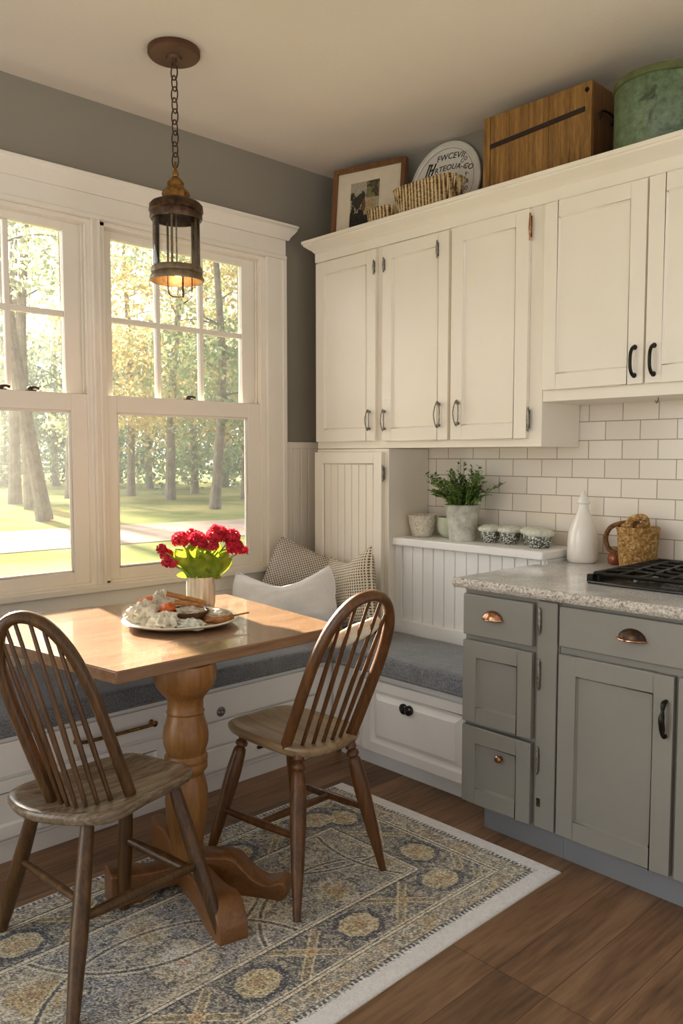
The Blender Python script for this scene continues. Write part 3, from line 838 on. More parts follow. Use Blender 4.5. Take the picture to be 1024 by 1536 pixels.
ZL = .975
lathe_thing('ceramic_cup', [(.040, 0), (.048, .004), (.056, .03), (.064, .07), (.069, .098), (.072, .104), (.069, .106), (.062, .098), (.050, .03), (.0001, .02)], (-2.535, 2.955, ZL), 'emboss', 'cream cup with embossed pattern at the left end of the ledge', 'cup', seg=40)
lathe_thing('small_bowl', [(.035, 0), (.05, .004), (.066, .03), (.072, .06), (.070, .098), (.0685, .098), (.068, .06), (.062, .032), (.045, .009), (.0001, .006)], (-2.405, 3.02, ZL), 'palebowl', 'pale green bowl behind the herb pot', 'bowl', seg=36)
t = thing('herb_pot', (-2.285, 2.945, ZL), 'mottled zinc pot of bushy green herbs on the ledge', 'plant')
MB().lathe([(.058, 0), (.060, .004), (.074, .13), (.082, .158), (.086, .163), (.083, .166), (.077, .160), (.070, .13), (.066, .12)], (-2.285, 2.945, ZL), seg=40).build('pot', M['zinc'], t, smooth=50)
MB().lathe([(.074, .135), (.05, .142), (.0001, .143)], (-2.285, 2.945, ZL), seg=24).build('soil', M['soil'], t)
k = MB(); lf = MB()
for i in range(80):
    a = random.uniform(0, 2 * PI); r0 = random.uniform(.005, .05); sp = random.uniform(.03, .16) * (1 if math.sin(a) < .35 else .5)
    hgt = random.uniform(.06, .21) * (1.1 - sp * 2.2)
    p0 = Vector((-2.285 + math.cos(a) * r0, 2.945 + math.sin(a) * r0, ZL + .14))
    p3 = p0 + Vector((math.cos(a) * sp, math.sin(a) * sp * .8, hgt)); p3.y = min(p3.y, 3.065)
    p1 = p0.lerp(p3, .5) + Vector((0, 0, .02))
    path = smoothpath([p0, p1, p3], 7); k.tube(path, [.0016 - .0009 * j / len(path) for j in range(len(path))], 5)
    for j in range(3, len(path)):
        for q in range(3):
            b = random.uniform(0, 2 * PI); L = random.uniform(.014, .030)
            dirv = Vector((math.cos(b), math.sin(b), random.uniform(-.1, .9))).normalized(); sd = dirv.cross(Vector((.3, .2, 1))).normalized() * L * .24
            o = path[j]
            if o.y + dirv.y * L > 3.08: continue
            lf.add([o, o + dirv * L * .5 + sd, o + dirv * L, o + dirv * L * .5 - sd], [(0, 1, 2, 3)])
sm = k.build('stems', M['stem'], t); lo = lf.build('foliage', M['herb'], t, smooth=0)
ranks = ['first', 'second', 'third', 'fourth']
for i, (x, y, r) in enumerate(((-2.150, 2.975, .047), (-2.052, 2.985, .047), (-1.955, 3.02, .053), (-1.875, 2.945, .056))):
    t = thing('glass_votive', (x, y, ZL), ranks[i] + ' from the left of four small cut glass bowls on the ledge', 'bowl', 'cut glass bowls on the ledge')
    MB().lathe([(r * .68, 0), (r * .78, .004), (r * .92, .025), (r, .052), (r * .97, .054)], (x, y, ZL), seg=32).build('bowl', M['jar'], t, smooth=60)
    MB().lathe([(r * .96, .050), (r * 1.12, .056), (r * 1.16, .066), (r * 1.0, .072), (r * .6, .080), (.0001, .082)], (x, y, ZL), seg=36, wob=lambda a, h: 1 + .12 * mnoise.noise(Vector((math.cos(a) * 5 + i, math.sin(a) * 5, h * 60)))).build('filling', M['salt'], t, smooth=60)

# ------------------------------------------------------------------ on top of the cabinets
ZT = 2.44
def at_frame(cx, cy, z0, yaw, lean):
    """local (x right, y up, z toward the room) standing at (cx, cy, z0)"""
    m_ = Matrix.Translation((cx, cy, z0)) @ Matrix.Rotation(yaw, 4, 'Z') @ Matrix.Rotation(R(90) - lean, 4, 'X')
    return lambda p: m_ @ p
TF = at_frame(-2.885, 2.925, ZT + .004, R(15), R(6))
t = thing('picture_frame', (-2.885, 2.925, ZT), 'brown framed picture leaning on the cabinet top near the corner', 'picture')
W2, H = .205, .375
k = MB(); k.T = TF
k.box(-W2, -W2 + .022, 0, H, -.012, .022); k.box(W2 - .022, W2, 0, H, -.012, .022); k.box(-W2 + .022, W2 - .022, 0, .022, -.012, .022); k.box(-W2 + .022, W2 - .022, H - .022, H, -.012, .022)
k.build('frame', M['frame'], t, bevel=.003)
k = MB(); k.T = TF; k.box(-W2 + .02, W2 - .02, .02, H - .02, -.008, .006); k.build('mat_board', M['mat'], t)
# small painted picture
def colour_grid(name, nx, ny, pos, colf, mat, parent=None, thick=0):
    us = np.linspace(0, 1, nx + 1); vs_ = np.linspace(0, 1, ny + 1)
    U, V = np.meshgrid(us, vs_, indexing='ij')
    P = pos(U, V).reshape(-1, 3); C = colf(U, V).reshape(-1, 3)
    me = bpy.data.meshes.new(name)
    idx = np.arange((nx + 1) * (ny + 1)).reshape(nx + 1, ny + 1)
    F = np.stack([idx[:-1, :-1], idx[1:, :-1], idx[1:, 1:], idx[:-1, 1:]], -1).reshape(-1, 4)
    me.vertices.add(len(P)); me.loops.add(F.size); me.polygons.add(len(F))
    o = np.zeros(3)
    if parent is not None:
        p = parent
        while p is not None: o = o + np.array(p.location); p = p.parent
    me.vertices.foreach_set('co', (P - o).astype(np.float32).ravel())
    me.loops.foreach_set('vertex_index', F.astype(np.int32).ravel())
    me.polygons.foreach_set('loop_start', np.arange(0, F.size, 4, dtype=np.int32))
    me.update(calc_edges=True); me.validate()
    at = me.color_attributes.new('Col', 'FLOAT_COLOR', 'POINT')
    Cl = np.where(C <= .04045, C / 12.92, ((C + .055) / 1.055) ** 2.4)
    at.data.foreach_set('color', np.concatenate([Cl, np.ones((len(C), 1))], 1).astype(np.float32).ravel())
    me.materials.append(mat)
    ob = bpy.data.objects.new(name, me); col.objects.link(ob)
    if parent is not None: ob.parent = parent
    return ob
def hexc(h): h = h.lstrip('#'); return np.array([int(h[i:i + 2], 16) / 255 for i in (0, 2, 4)])
_rng = np.random.default_rng(5)
def vnoise(x, y, seed=0):
    """smooth value noise"""
    r = np.random.default_rng(seed); g = r.random((64, 64))
    xi = np.floor(x).astype(int); yi = np.floor(y).astype(int); fx = x - xi; fy = y - yi
    fx = fx * fx * (3 - 2 * fx); fy = fy * fy * (3 - 2 * fy)
    q = lambda a, b: g[a % 64, b % 64]
    return (q(xi, yi) * (1 - fx) + q(xi + 1, yi) * fx) * (1 - fy) + (q(xi, yi + 1) * (1 - fx) + q(xi + 1, yi + 1) * fx) * fy
def fbm(x, y, seed=0): return .5 * vnoise(x, y, seed) + .3 * vnoise(x * 2.1, y * 2.1, seed + 1) + .2 * vnoise(x * 4.3, y * 4.3, seed + 2)
def pic_pos(U, V):
    a = np.array([TF(Vector((-.105 + .165 * 1.0 * u, .07 + .225 * v, .0075))) for u in (0, 1) for v in (0, 1)])
    return (a[0][None, None] * ((1 - U) * (1 - V))[..., None] + a[1][None, None] * ((1 - U) * V)[..., None] + a[2][None, None] * (U * (1 - V))[..., None] + a[3][None, None] * (U * V)[..., None])
def pic_col(U, V):
    C = np.zeros(U.shape + (3,)) + hexc('#a39b88')
    n = fbm(U * 9, V * 9, 11)
    d = np.hypot((U - .28) / .30, (V - .60) / .22) + (n - .5) * 1.5
    C[d < .8] = hexc('#3a372c')
    C[(V < .42 + (n - .5) * .5 - U * .1)] = hexc('#2e2a22')
    m_ = (U > .55) & (V > .62); C[m_] = hexc('#77704f'); C[m_ & (n > .5)] = hexc('#4a4533')
    d = np.hypot((U - .66) / .25, (V - .42) / .18) + (n - .5) * .5
    C[d < 1] = hexc('#a5946c')
    C[(np.hypot((U - .47) / .07, (V - .47) / .15) < 1)] = hexc('#6b4733')
    return C + (fbm(U * 40, V * 40, 5)[..., None] - .5) * .2
colour_grid('printed_picture', 60, 80, pic_pos, pic_col, M['print'], t)
# round sign
TS = at_frame(-2.498, 3.035, ZT + .002, R(3), R(6))
t = thing('round_sign', (-2.498, 3.035, ZT), 'round white plaque with black lettering leaning behind the wicker basket', 'sign')
RS = .205
k = MB(); k.T = TS; k.lathe([(RS - .004, -.008), (RS, -.004), (RS, .006), (RS - .006, .010), (RS - .022, .010), (RS - .025, .007), (.0001, .007)], (0, RS, 0), (0, 0, 1), 72); k.build('disc', M['sign'], t)
k = MB(); k.T = TS; k.tube([(math.cos(a) * (RS - .034), RS + math.sin(a) * (RS - .034), .0075) for a in [2 * PI * i / 80 for i in range(80)]], .0009, 6, closed=True); k.build('ring_line', M['copper'], t)
def text_mesh(parent, T, txt, size, place, name='lettering', mat='ink', shear=.2, ext=.0006):
    """each glyph set by place(s) -> (x, y, angle) along the line"""
    cu = bpy.data.curves.new('tmp', 'FONT'); cu.body = txt; cu.size = size; cu.shear = shear; cu.extrude = ext; cu.align_x = 'LEFT'; cu.space_character = 1.05
    cu.resolution_u = 3
    ob = bpy.data.objects.new('tmp', cu); col.objects.link(ob)
    dg = bpy.context.evaluated_depsgraph_get(); dg.update(); me = bpy.data.meshes.new_from_object(ob.evaluated_get(dg))
    k = MB(); k.T = T
    xs = [v.co.x for v in me.vertices]; w_ = max(xs) if xs else 0
    vs = []
    for v in me.vertices:
        x, y, a = place(v.co.x - w_ / 2)
        vs.append((x - math.sin(a) * v.co.y, y + math.cos(a) * v.co.y, .0076 + v.co.z + ext))
    k.add(vs, [tuple(p.vertices) for p in me.polygons])
    bpy.data.objects.remove(ob); bpy.data.curves.remove(cu); bpy.data.meshes.remove(me)
    return k.build(name, M[mat], parent, smooth=0)
def arc(rad, cy, rot=0):
    return lambda s: (math.sin(s / rad + rot) * rad, cy + math.cos(s / rad + rot) * rad, -(s / rad + rot))
text_mesh(t, TS, 'FWCEVII', .040, arc(.42, RS + .118 - .42, .075))
text_mesh(t, TS, 'RTEOUA-CO', .037, arc(.42, RS + .066 - .42, .125))
k = MB(); k.T = TS
RS0, RS = RS, RS + .055
for a, b in (((-.112, RS + .002), (-.090, RS + .062)), ((-.097, RS + .002), (-.076, RS + .060)), ((-.096, RS + .060), (-.070, RS + .056)), ((-.086, RS + .030), (-.062, RS + .034)), ((-.078, RS + .002), (-.052, RS + .060)), ((-.165, RS - .055), (-.148, RS - .005)), ((-.165, RS - .055), (-.142, RS - .064))):
    d = Vector((b[0] - a[0], b[1] - a[1])).normalized(); n_ = Vector((-d.y, d.x)) * .004
    k.frustum([(a[0] - n_.x, a[1] - n_.y, .0072), (a[0] + n_.x, a[1] + n_.y, .0072), (b[0] + n_.x, b[1] + n_.y, .0072), (b[0] - n_.x, b[1] - n_.y, .0072)],
              [(a[0] - n_.x, a[1] - n_.y, .0082), (a[0] + n_.x, a[1] + n_.y, .0082), (b[0] + n_.x, b[1] + n_.y, .0082), (b[0] - n_.x, b[1] - n_.y, .0082)])
k.build('emblem', M['ink'], t, smooth=0)
RS = RS0
for i, (txt, x, y) in enumerate((('CO', .112, .085), ('I-', .128, .050), ('F-', .134, .015), ('IB', .134, -.020), ('EO', .128, -.055), ('UE', .116, -.088))):
    text_mesh(t, TS, txt, .026, (lambda s, x=x, y=y: (x + s * .9, RS + y + s * .35, .35)), shear=.1)
# wicker basket
def ribbed_basket(name, c, wx, wy, h, flare, label, n_ribs, tilt=0):
    k = MB(); nseg = n_ribs * 4; prof = [(.86, 0), (.90, .25), (.95, .55), (1.0, .85), (1.04, 1.0), (1.0, 1.03), (.93, .98), (.84, .1), (.0001, .08)]
    cx, cy, cz = c; vs = []; fs = []
    for r, hh in prof:
        for i in range(nseg):
            a = 2 * PI * i / nseg; ca, sa = math.cos(a), math.sin(a)
            sx = abs(ca) ** .55 * (1 if ca > 0 else -1); sy = abs(sa) ** .55 * (1 if sa > 0 else -1)
            rib = 1 + .035 * math.sin(i * PI / 2 + .3) + .012 * math.sin(hh * 60 + i)
            vs.append((cx + sx * wx * r * rib * (1 + flare * (hh if sx < 0 else 0)), cy + sy * wy * r * rib, cz + hh * h + sx * tilt))
    for j in range(len(prof) - 1):
        for i in range(nseg):
            i2 = (i + 1) % nseg
            fs.append((j * nseg + i, j * nseg + i2, (j + 1) * nseg + i2, (j + 1) * nseg + i))
    fs.append(tuple(range(nseg))[::-1]); k.add(vs, fs)
    return tag(k.build(name, M['rib'], smooth=50), label, 'basket', 'wicker baskets on the cabinet top')
ribbed_basket('wicker_basket', (-2.430, 2.868, ZT), .165, .072, .150, .10, 'larger pale wicker basket in front of the round plaque', 30)
ribbed_basket('wicker_basket', (-2.690, 2.840, ZT), .080, .050, .088, .0, 'small wicker basket in front of the framed picture', 16)
# crate
t = thing('wooden_crate', (-1.885, 2.97, ZT), 'old oak crate with a dark strap groove on the cabinet top', 'crate')
cx0, cx1, cy0, cy1, cz1 = -2.135, -1.632, 2.872, 3.085, 2.790
k = MB()
nb = 5
for i in range(nb):
    a = cx0 + .035 + (cx1 - cx0 - .035) * i / nb; b = cx0 + .035 + (cx1 - cx0 - .035) * (i + 1) / nb
    k.box(a + .0006, b - .0006, cy0, cy0 + .014, ZT + .002, cz1)
k.build('front_boards', M['crate'], t, bevel=.0015)
MB().box(cx0, cx0 + .034, cy0 - .004, cy0 + .016, ZT + .002, cz1).build('corner_post', M['crate'], t, bevel=.002)
k = MB(); k.box(cx0, cx0 + .014, cy0 + .016, cy1, ZT + .002, cz1 - .002); k.box(cx1 - .014, cx1, cy0 + .015, cy1, ZT + .002, cz1 - .002); k.box(cx0 + .014, cx1 - .014, cy1 - .012, cy1, ZT + .002, cz1 - .002); k.box(cx0 + .014, cx1 - .014, cy0 + .015, cy1 - .012, ZT + .002, ZT + .014)
k.build('side_boards', M['frame'], t, bevel=.0015)
MB().box(cx0 + .014, cx1 - .001, cy0 + .003, cy1 - .002, cz1 - .012, cz1 + .002).build('lid', M['crate'], t, bevel=.002)
k = MB(); k.prism([(cx0 + .036, cy0 - .0045, 2.658), (cx1 - .028, cy0 - .0045, 2.682), (cx1 - .028, cy0 - .0045, 2.700), (cx0 + .036, cy0 - .0045, 2.676)], (0, .006, 0)); k.build('strap', M['lining'], t)
k = MB(); k.lathe([(.009, 0), (.009, .003), (.0001, .004)], (cx1 - .02, cy0, cz1 - .03), (0, -1, 0), 14); k.build('nail_head', M['black'], t)
k = MB(); k.tube(smoothpath([(cx1, 2.93, 2.66), (cx1 + .012, 2.935, 2.69), (cx1 + .012, 3.02, 2.69), (cx1, 3.03, 2.66)], 5), .005, 8); k.build('handle', M['black'], t)
# drum tin
t = thing('enamel_drum', (-1.378, 2.925, ZT), 'large mottled green lidded tin beside the crate', 'tin')
rd = .168
MB().lathe([(rd - .004, 0), (rd, .004), (rd, .245), (rd - .002, .251)], (-1.378, 2.925, ZT), seg=72).build('body', M['drum'], t, smooth=50)
MB().lathe([(rd + .001, .245), (rd + .006, .249), (rd + .006, .267), (rd + .002, .273), (rd - .01, .276), (rd - .012, .271), (rd - .02, .271), (.0001, .283)], (-1.378, 2.925, ZT), seg=72).build('lid', M['drumrim'], t, smooth=40)

# ------------------------------------------------------------------ pendant lantern
PX, PY = -2.665, 1.682
t = thing('pendant_lantern', (PX, PY, ZC), 'aged metal and glass lantern hanging by a chain above the table', 'lamp')
MB().lathe([(.094, 0), (.096, -.003), (.096, -.020), (.090, -.027), (.030, -.029), (.026, -.038), (.0001, -.040)], (PX, PY, ZC - .0005), seg=56).build('canopy', M['canopywood'], t, smooth=40)
MB().tube([(PX + .012 * math.cos(a), PY + .012 * math.sin(a) * .2, ZC - .048 + .014 * math.sin(a)) for a in [2 * PI * i / 20 for i in range(20)]], .0028, 8, closed=True).build('canopy_loop', M['bronze'], t)
zc, nl = ZC - .062, 9
zend = 2.445; step = (zc - zend) / nl
for i in range(nl):
    zm = zc - step * (i + .5); hl = step * .5 + .008; wl = .0135
    ang = (i % 2) * R(80) + R(25); dx, dy = math.cos(ang), math.sin(ang)
    k = MB(); pts = []
    for j in range(28):
        a = 2 * PI * j / 28; cxx = math.cos(a); s = math.sin(a)
        px = wl * cxx * (1 if abs(s) < .8 else 1); pz = hl * s
        pts.append((PX + px * dx, PY + px * dy, zm + pz))
    k.tube(pts, .0026, 8, closed=True); k.build('chain_link', M['bronze'], t)
k = MB(); k.lathe([(.0001, 2.462), (.004, 2.46), (.005, 2.430), (.012, 2.415), (.009, 2.406), (.022, 2.394), (.030, 2.382), (.028, 2.372), (.034, 2.364), (.046, 2.352), (.050, 2.340), (.046, 2.328), (.052, 2.318)], (PX, PY, 0), seg=36, wob=lambda a, h: 1 + .06 * math.sin(8 * a))
k.build('finial', M['brass'], t, smooth=50)
MB().lathe([(.045, 2.325), (.062, 2.320), (.090, 2.308), (.099, 2.298), (.101, 2.276), (.096, 2.272), (.098, 2.254), (.094, 2.246), (.086, 2.246), (.084, 2.28), (.0001, 2.300)], (PX, PY, 0), seg=56).build('cap', M['bronze'], t, smooth=40)
k = MB(); n = 56; k.lathe([(.0875, 2.256), (.0875, 2.060)], (PX, PY, 0), seg=n); k.f = [f for f in k.f if len(f) == 4]
k.build('glass_cylinder', M['lampglass'], t, smooth=60)
for i in range(5):
    a = R(28 + 72 * i); k = MB(); x, y = PX + .0805 * math.cos(a), PY + .0805 * math.sin(a)
    k.lathe([(.0045, 2.256), (.0045, 2.055)], (x, y, 0), seg=10); k.build('rod', M['agedmetal'], t)
MB().lathe([(.003, 2.30), (.003, 2.07)], (PX, PY, 0), seg=10).build('wire', M['agedmetal'], t)
MB().lathe([(.084, 2.072), (.092, 2.072), (.096, 2.066), (.096, 2.050), (.092, 2.046), (.097, 2.040), (.102, 2.026), (.100, 2.020), (.094, 2.020), (.090, 2.040), (.086, 2.060), (.084, 2.072)], (PX, PY, 0), seg=56).build('base_ring', M['agedmetal'], t, smooth=40)
MB().lathe([(.0001, 2.076), (.050, 2.074), (.086, 2.066), (.086, 2.063), (.050, 2.071), (.0001, 2.073)], (PX, PY, 0), seg=40).build('reflector', M['plate'], t, smooth=60)
for a in (.4, 2.5, 4.6):
    MB().lathe([(.007, .026), (.008, .020), (.013, .010), (.011, .001), (.0001, -.002)], (PX + .036 * math.cos(a), PY + .036 * math.sin(a), 2.045), seg=16).build('bulb', M['bulb'], t, smooth=60)
k = MB()
k.tube(smoothpath([(PX - .03, PY - .02, 2.07), (PX - .03, PY - .02, 1.99), (PX - .02, PY - .012, 1.968), (PX + .005, PY, 1.962), (PX + .02, PY + .012, 1.963)], 5), .0030, 8)
k.tube([(PX + .02, PY + .012, 2.07), (PX + .02, PY + .012, 1.96)], .0042, 8)
k.build('hook', M['bronze'], t)
k = MB(); k.tube(smoothpath([(PX + .045, PY + .035, 2.07), (PX + .046, PY + .036, 1.99), (PX + .040, PY + .030, 1.955), (PX + .022, PY + .014, 1.938)], 5), .0022, 8); k.build('hook', M['bronze'], t)
def light(name, ty, loc, energy, colr, **k):
    L = bpy.data.lights.new(name, ty); L.energy = energy; L.color = colr
    for a, v in k.items(): setattr(L, a, v)
    o = bpy.data.objects.new(name, L); col.objects.link(o); o.location = loc
    return o
light('lantern_light', 'POINT', (PX, PY, 2.032), 1.0, (1, .55, .22), shadow_soft_size=.012)

# ------------------------------------------------------------------ table
A, B, C_, D = (-2.034, 1.069), (-2.048, 1.955), (-2.875, 2.045), (-3.130, .900)
t = thing('dining_table', (-2.12, 1.36, 0), 'oak pedestal table set against the window bench', 'table')
k = MB(); k.prism([(A[0], A[1], .722), (B[0], B[1], .722), (C_[0], C_[1], .722), (D[0], D[1], .722)], (0, 0, .038))
k.build('tabletop', M['table'], t, bevel=.004)
pc = (-2.128, 1.352)
k = MB()
k.lathe([(.095, .721), (.098, .705), (.097, .672), (.090, .648), (.074, .628), (.060, .612), (.056, .600), (.056, .572), (.060, .566), (.056, .560), (.060, .540), (.068, .515), (.071, .490), (.070, .465), (.062, .440), (.060, .432), (.067, .424), (.068, .412), (.064, .406), (.067, .398), (.066, .384), (.058, .374), (.054, .366),
         (.060, .345), (.066, .315), (.068, .280), (.064, .235), (.056, .180), (.048, .120), (.045, .06), (.045, .02)][::-1], (pc[0], pc[1], 0), seg=48)
k.build('pedestal', M['tableedge'], t, smooth=40)
def foot(prof, dirv, width, mat='tablefoot', c0=None):
    """prof: (distance from the column, z low, z high); swept box along dirv"""
    d = Vector((dirv[0], dirv[1], 0)).normalized(); s = Vector((-d.y, d.x, 0))
    c = Vector((pc[0], pc[1], 0)) if c0 is None else Vector((c0[0], c0[1], 0))
    k = MB(); vs = []; fs = []
    for (r, z0, z1, w_) in prof:
        p = c + d * r
        for sg, z in ((-1, z0), (1, z0), (1, z1 - .006), (.72, z1), (-.72, z1), (-1, z1 - .006)): vs.append(p + s * sg * w_ / 2 + Vector((0, 0, z)))
    n = len(prof)
    for i in range(n - 1):
        for j in range(6):
            j2 = (j + 1) % 6; fs.append((i * 6 + j, i * 6 + j2, (i + 1) * 6 + j2, (i + 1) * 6 + j))
    fs += [(5, 4, 3, 2, 1, 0), tuple(range((n - 1) * 6, n * 6))]
    k.add(vs, fs); return k.build('foot', M[mat], t, bevel=.003, smooth=50)
zf = .008
foot([(.0, zf, .115, .08), (.08, zf, .122, .08), (.14, zf, .128, .078), (.17, zf, .122, .076), (.20, zf, .094, .075), (.23, zf, .068, .076), (.26, zf, .056, .078), (.29, zf, .058, .08), (.315, zf, .070, .08), (.33, zf + .006, .066, .076), (.338, zf + .014, .05, .07)], (.26, .17), .08)
foot([(.0, zf + .015, .10, .08), (.18, zf + .012, .10, .08), (.24, zf, .105, .085), (.29, zf, .118, .09), (.33, zf, .110, .09), (.362, zf, .075, .088), (.372, zf, .05, .085)], (.35, -.08), .08)
foot([(.0, zf + .02, .09, .07), (.12, zf + .02, .092, .072), (.16, zf, .10, .085), (.245, zf, .115, .09), (.25, zf, .112, .09)], (-.06, -.24), .085)
foot([(.0, zf + .02, .10, .05), (.10, zf + .03, .11, .05), (.16, zf, .125, .052), (.22, zf, .118, .055), (.275, zf, .12, .05), (.29, zf + .02, .118, .045)], (-.28, .06), .05)

# ------------------------------------------------------------------ chairs
def chair(name, label, seat, zs, legs, chord, apex, nsp, mats, turned, stret, cz_off=0, spin_tops=None):
    wm, sm = mats
    cx = sum(p[0] for p in seat) / len(seat); cy = sum(p[1] for p in seat) / len(seat)
    t = thing(name, (cx, cy, 0), label, 'chair', 'hoop back chairs at the table')
    # seat
    n0 = [Vector((p[0], p[1], 0)) for p in seat]
    ring = []
    N = len(n0)
    for i in range(N):
        a, b, c, d = n0[i - 1], n0[i], n0[(i + 1) % N], n0[(i + 2) % N]
        for k_ in range(6):
            s = k_ / 6; ring.append(.5 * ((2 * b) + (c - a) * s + (2 * a - 5 * b + 4 * c - d) * s * s + (3 * b - a - 3 * c + d) * s ** 3))
    k = MB(); ct = Vector((cx, cy, 0)); m_ = len(ring)
    layers = [(.90, -.036), (.97, -.028), (1.0, -.014), (.995, -.004), (.97, 0), (.90, -.001), (.7, -.010), (.4, -.013), (.15, -.013)]
    vs = [ct + (p - ct) * s + Vector((0, 0, zs + dz)) for s, dz in layers for p in ring]
    fs = []
    for j in range(len(layers) - 1):
        for i in range(m_):
            i2 = (i + 1) % m_; fs.append((j * m_ + i, j * m_ + i2, (j + 1) * m_ + i2, (j + 1) * m_ + i))
    fs += [tuple(range(m_))[::-1], tuple(range((len(layers) - 1) * m_, len(layers) * m_))]
    k.add(vs, fs); k.build('seat', M[sm], t, smooth=60)
    # legs
    L = {}
    for key, (top, ft) in legs.items():
        a = Vector((top[0], top[1], zs - .022)); b = Vector((ft[0], ft[1], .0105)); L[key] = (a, b)
        prof = ([(0, .017), (.02, .017), (.045, .019), (.06, .012), (.075, .020), (.10, .021), (.115, .014), (.13, .020), (.16, .022), (.30, .026), (.45, .025), (.7, .020), (.9, .014), (1, .011)] if turned
                else [(0, .017), (.15, .019), (.4, .0215), (.6, .0225), (.8, .019), (.95, .016), (1, .015)])
        ln = (b - a).length
        MB().lathe([(r, s * ln) for s, r in prof], a, b - a, 18).build('leg', M[wm], t, smooth=50)
    for (k1, s1), (k2, s2), r in stret:
        def pt(kk, s): 
            if kk in L: return L[kk][0].lerp(L[kk][1], s)
            q1, q2 = kk.split('-'); 
            return pt(q1, s[0]).lerp(pt(q2, s[0]), s[1])
        p, q = pt(k1, s1), pt(k2, s2)
        MB().tube([p.lerp(q, i / 6) for i in range(7)], [r * (.72 + .38 * math.sin(PI * i / 6)) for i in range(7)], 12).build('stretcher', M[wm], t)
    # hoop
    p0, p1 = Vector(chord[0]), Vector(chord[1]); mid = (p0 + p1) / 2; h = (p1 - p0) / 2; v = Vector(apex)
    stp = [(-1, -.02), (-1.02, .2), (-1.03, .4), (-1.01, .6), (-.87, .80), (-.52, .95), (0, 1), (.52, .95), (.87, .80), (1.01, .6), (1.03, .4), (1.02, .2), (1, -.02)]
    hp = smoothpath([mid + h * s + v * q for s, q in stp], 6)
    k = MB(); k.tube(hp, .0165, 12, flat=1.35, flatdir=h.cross(v)); k.build('hoop', M[wm], t, smooth=60)
    def hoop_at(s):
        # height on the hoop where the lateral coordinate is s
        best = None
        for p in hp:
            q = p - mid
            hh = h.length; a = q.dot(h.normalized()) / hh - v.dot(h.normalized()) / hh * 0
            tt = (q - h * 0).dot(v) / v.length_squared
            # solve q = h*a' + v*t'
            hv = h.dot(v); det = h.length_squared * v.length_squared - hv * hv
            a2 = (q.dot(h) * v.length_squared - q.dot(v) * hv) / det; t2 = (q.dot(v) * h.length_squared - q.dot(h) * hv) / det
            if t2 > .6 and (best is None or abs(a2 - s) < best[0]): best = (abs(a2 - s), p)
        return best[1]
    sag = h.cross(v).normalized()
    for i in range(nsp):
        s = -1 + 2 * (i + 1) / (nsp + 1)
        a = mid + h * s * .86 + v * -.02; b = hoop_at(s * .95)
        if cz_off: a = a + Vector(cz_off) * (1 - s * s)
        pts = [a.lerp(b, j / 8) for j in range(9)]
        MB().tube(pts, [.0062, .0066, .0072, .0076, .0076, .007, .0062, .0056, .005], 10).build('spindle', M[wm], t, smooth=60)
    return t
# right-hand chair, seen from behind its hoop
chair('hoop_back_chair', 'reddish brown hoop back chair beside the bench, right of the pedestal',
      [(-2.22, 1.578), (-2.245, 1.71), (-2.225, 1.848), (-2.02, 1.88), (-1.865, 1.862), (-1.812, 1.72), (-1.850, 1.590), (-2.02, 1.560)], .455,
      {'L': ((-2.152, 1.600), (-2.191, 1.472)), 'N': ((-1.872, 1.600), (-1.719, 1.459)), 'R': ((-1.840, 1.790), (-1.749, 1.854)), 'F': ((-2.165, 1.815), (-2.205, 1.872))},
      ((-1.915, 1.585, .455), (-1.852, 1.812, .455)), (.20, .03, .485), 5, ('chairb', 'seatb'), True,
      [(('L', .60), ('N', .52), .0125), (('F', .62), ('R', .52), .0125), (('L-N', (.56, .5)), ('F-R', (.57, .5)), .0125)], (.02, 0, 0))
chair('hoop_back_chair', 'dark hoop back chair at the left edge with a worn grey seat',
      [(-2.165, .815), (-2.20, 1.00), (-2.200, 1.185), (-2.08, 1.24), (-1.950, 1.262), (-1.885, 1.09), (-1.850, .925), (-2.00, .800)], .455,
      {'L': ((-2.075, .850), (-2.271, .822)), 'N': ((-1.906, .915), (-1.748, .788)), 'R': ((-1.955, 1.195), (-1.789, 1.25)), 'F': ((-2.135, 1.150), (-2.130, 1.130))},
      ((-2.048, .880, .455), (-1.937, 1.050, .455)), (-.05, -.155, .495), 6, ('chair', 'seat'), False,
      [(('L', .42), ('N', .42), .011), (('N', .50), ('R', .52), .0155), (('F', .50), ('R', .60), .0145)], (.04, -.05, 0))
# rolled cloth hanging in the right chair's hoop
k = MB()
pts = smoothpath([(-1.800, 1.635, .790), (-1.778, 1.685, .795), (-1.752, 1.730, .815), (-1.732, 1.772, .832), (-1.718, 1.800, .855)], 6)
k.tube(pts, [.010 + .017 * math.sin(PI * i / (len(pts) - 1)) ** .6 + .004 * mnoise.noise(Vector((i * .7, 0, 0))) for i in range(len(pts))], 14)
tag(k.build('rolled_cloth', M['towel'], smooth=60), 'rolled cream cloth tucked into the hoop of the right chair', 'cloth')

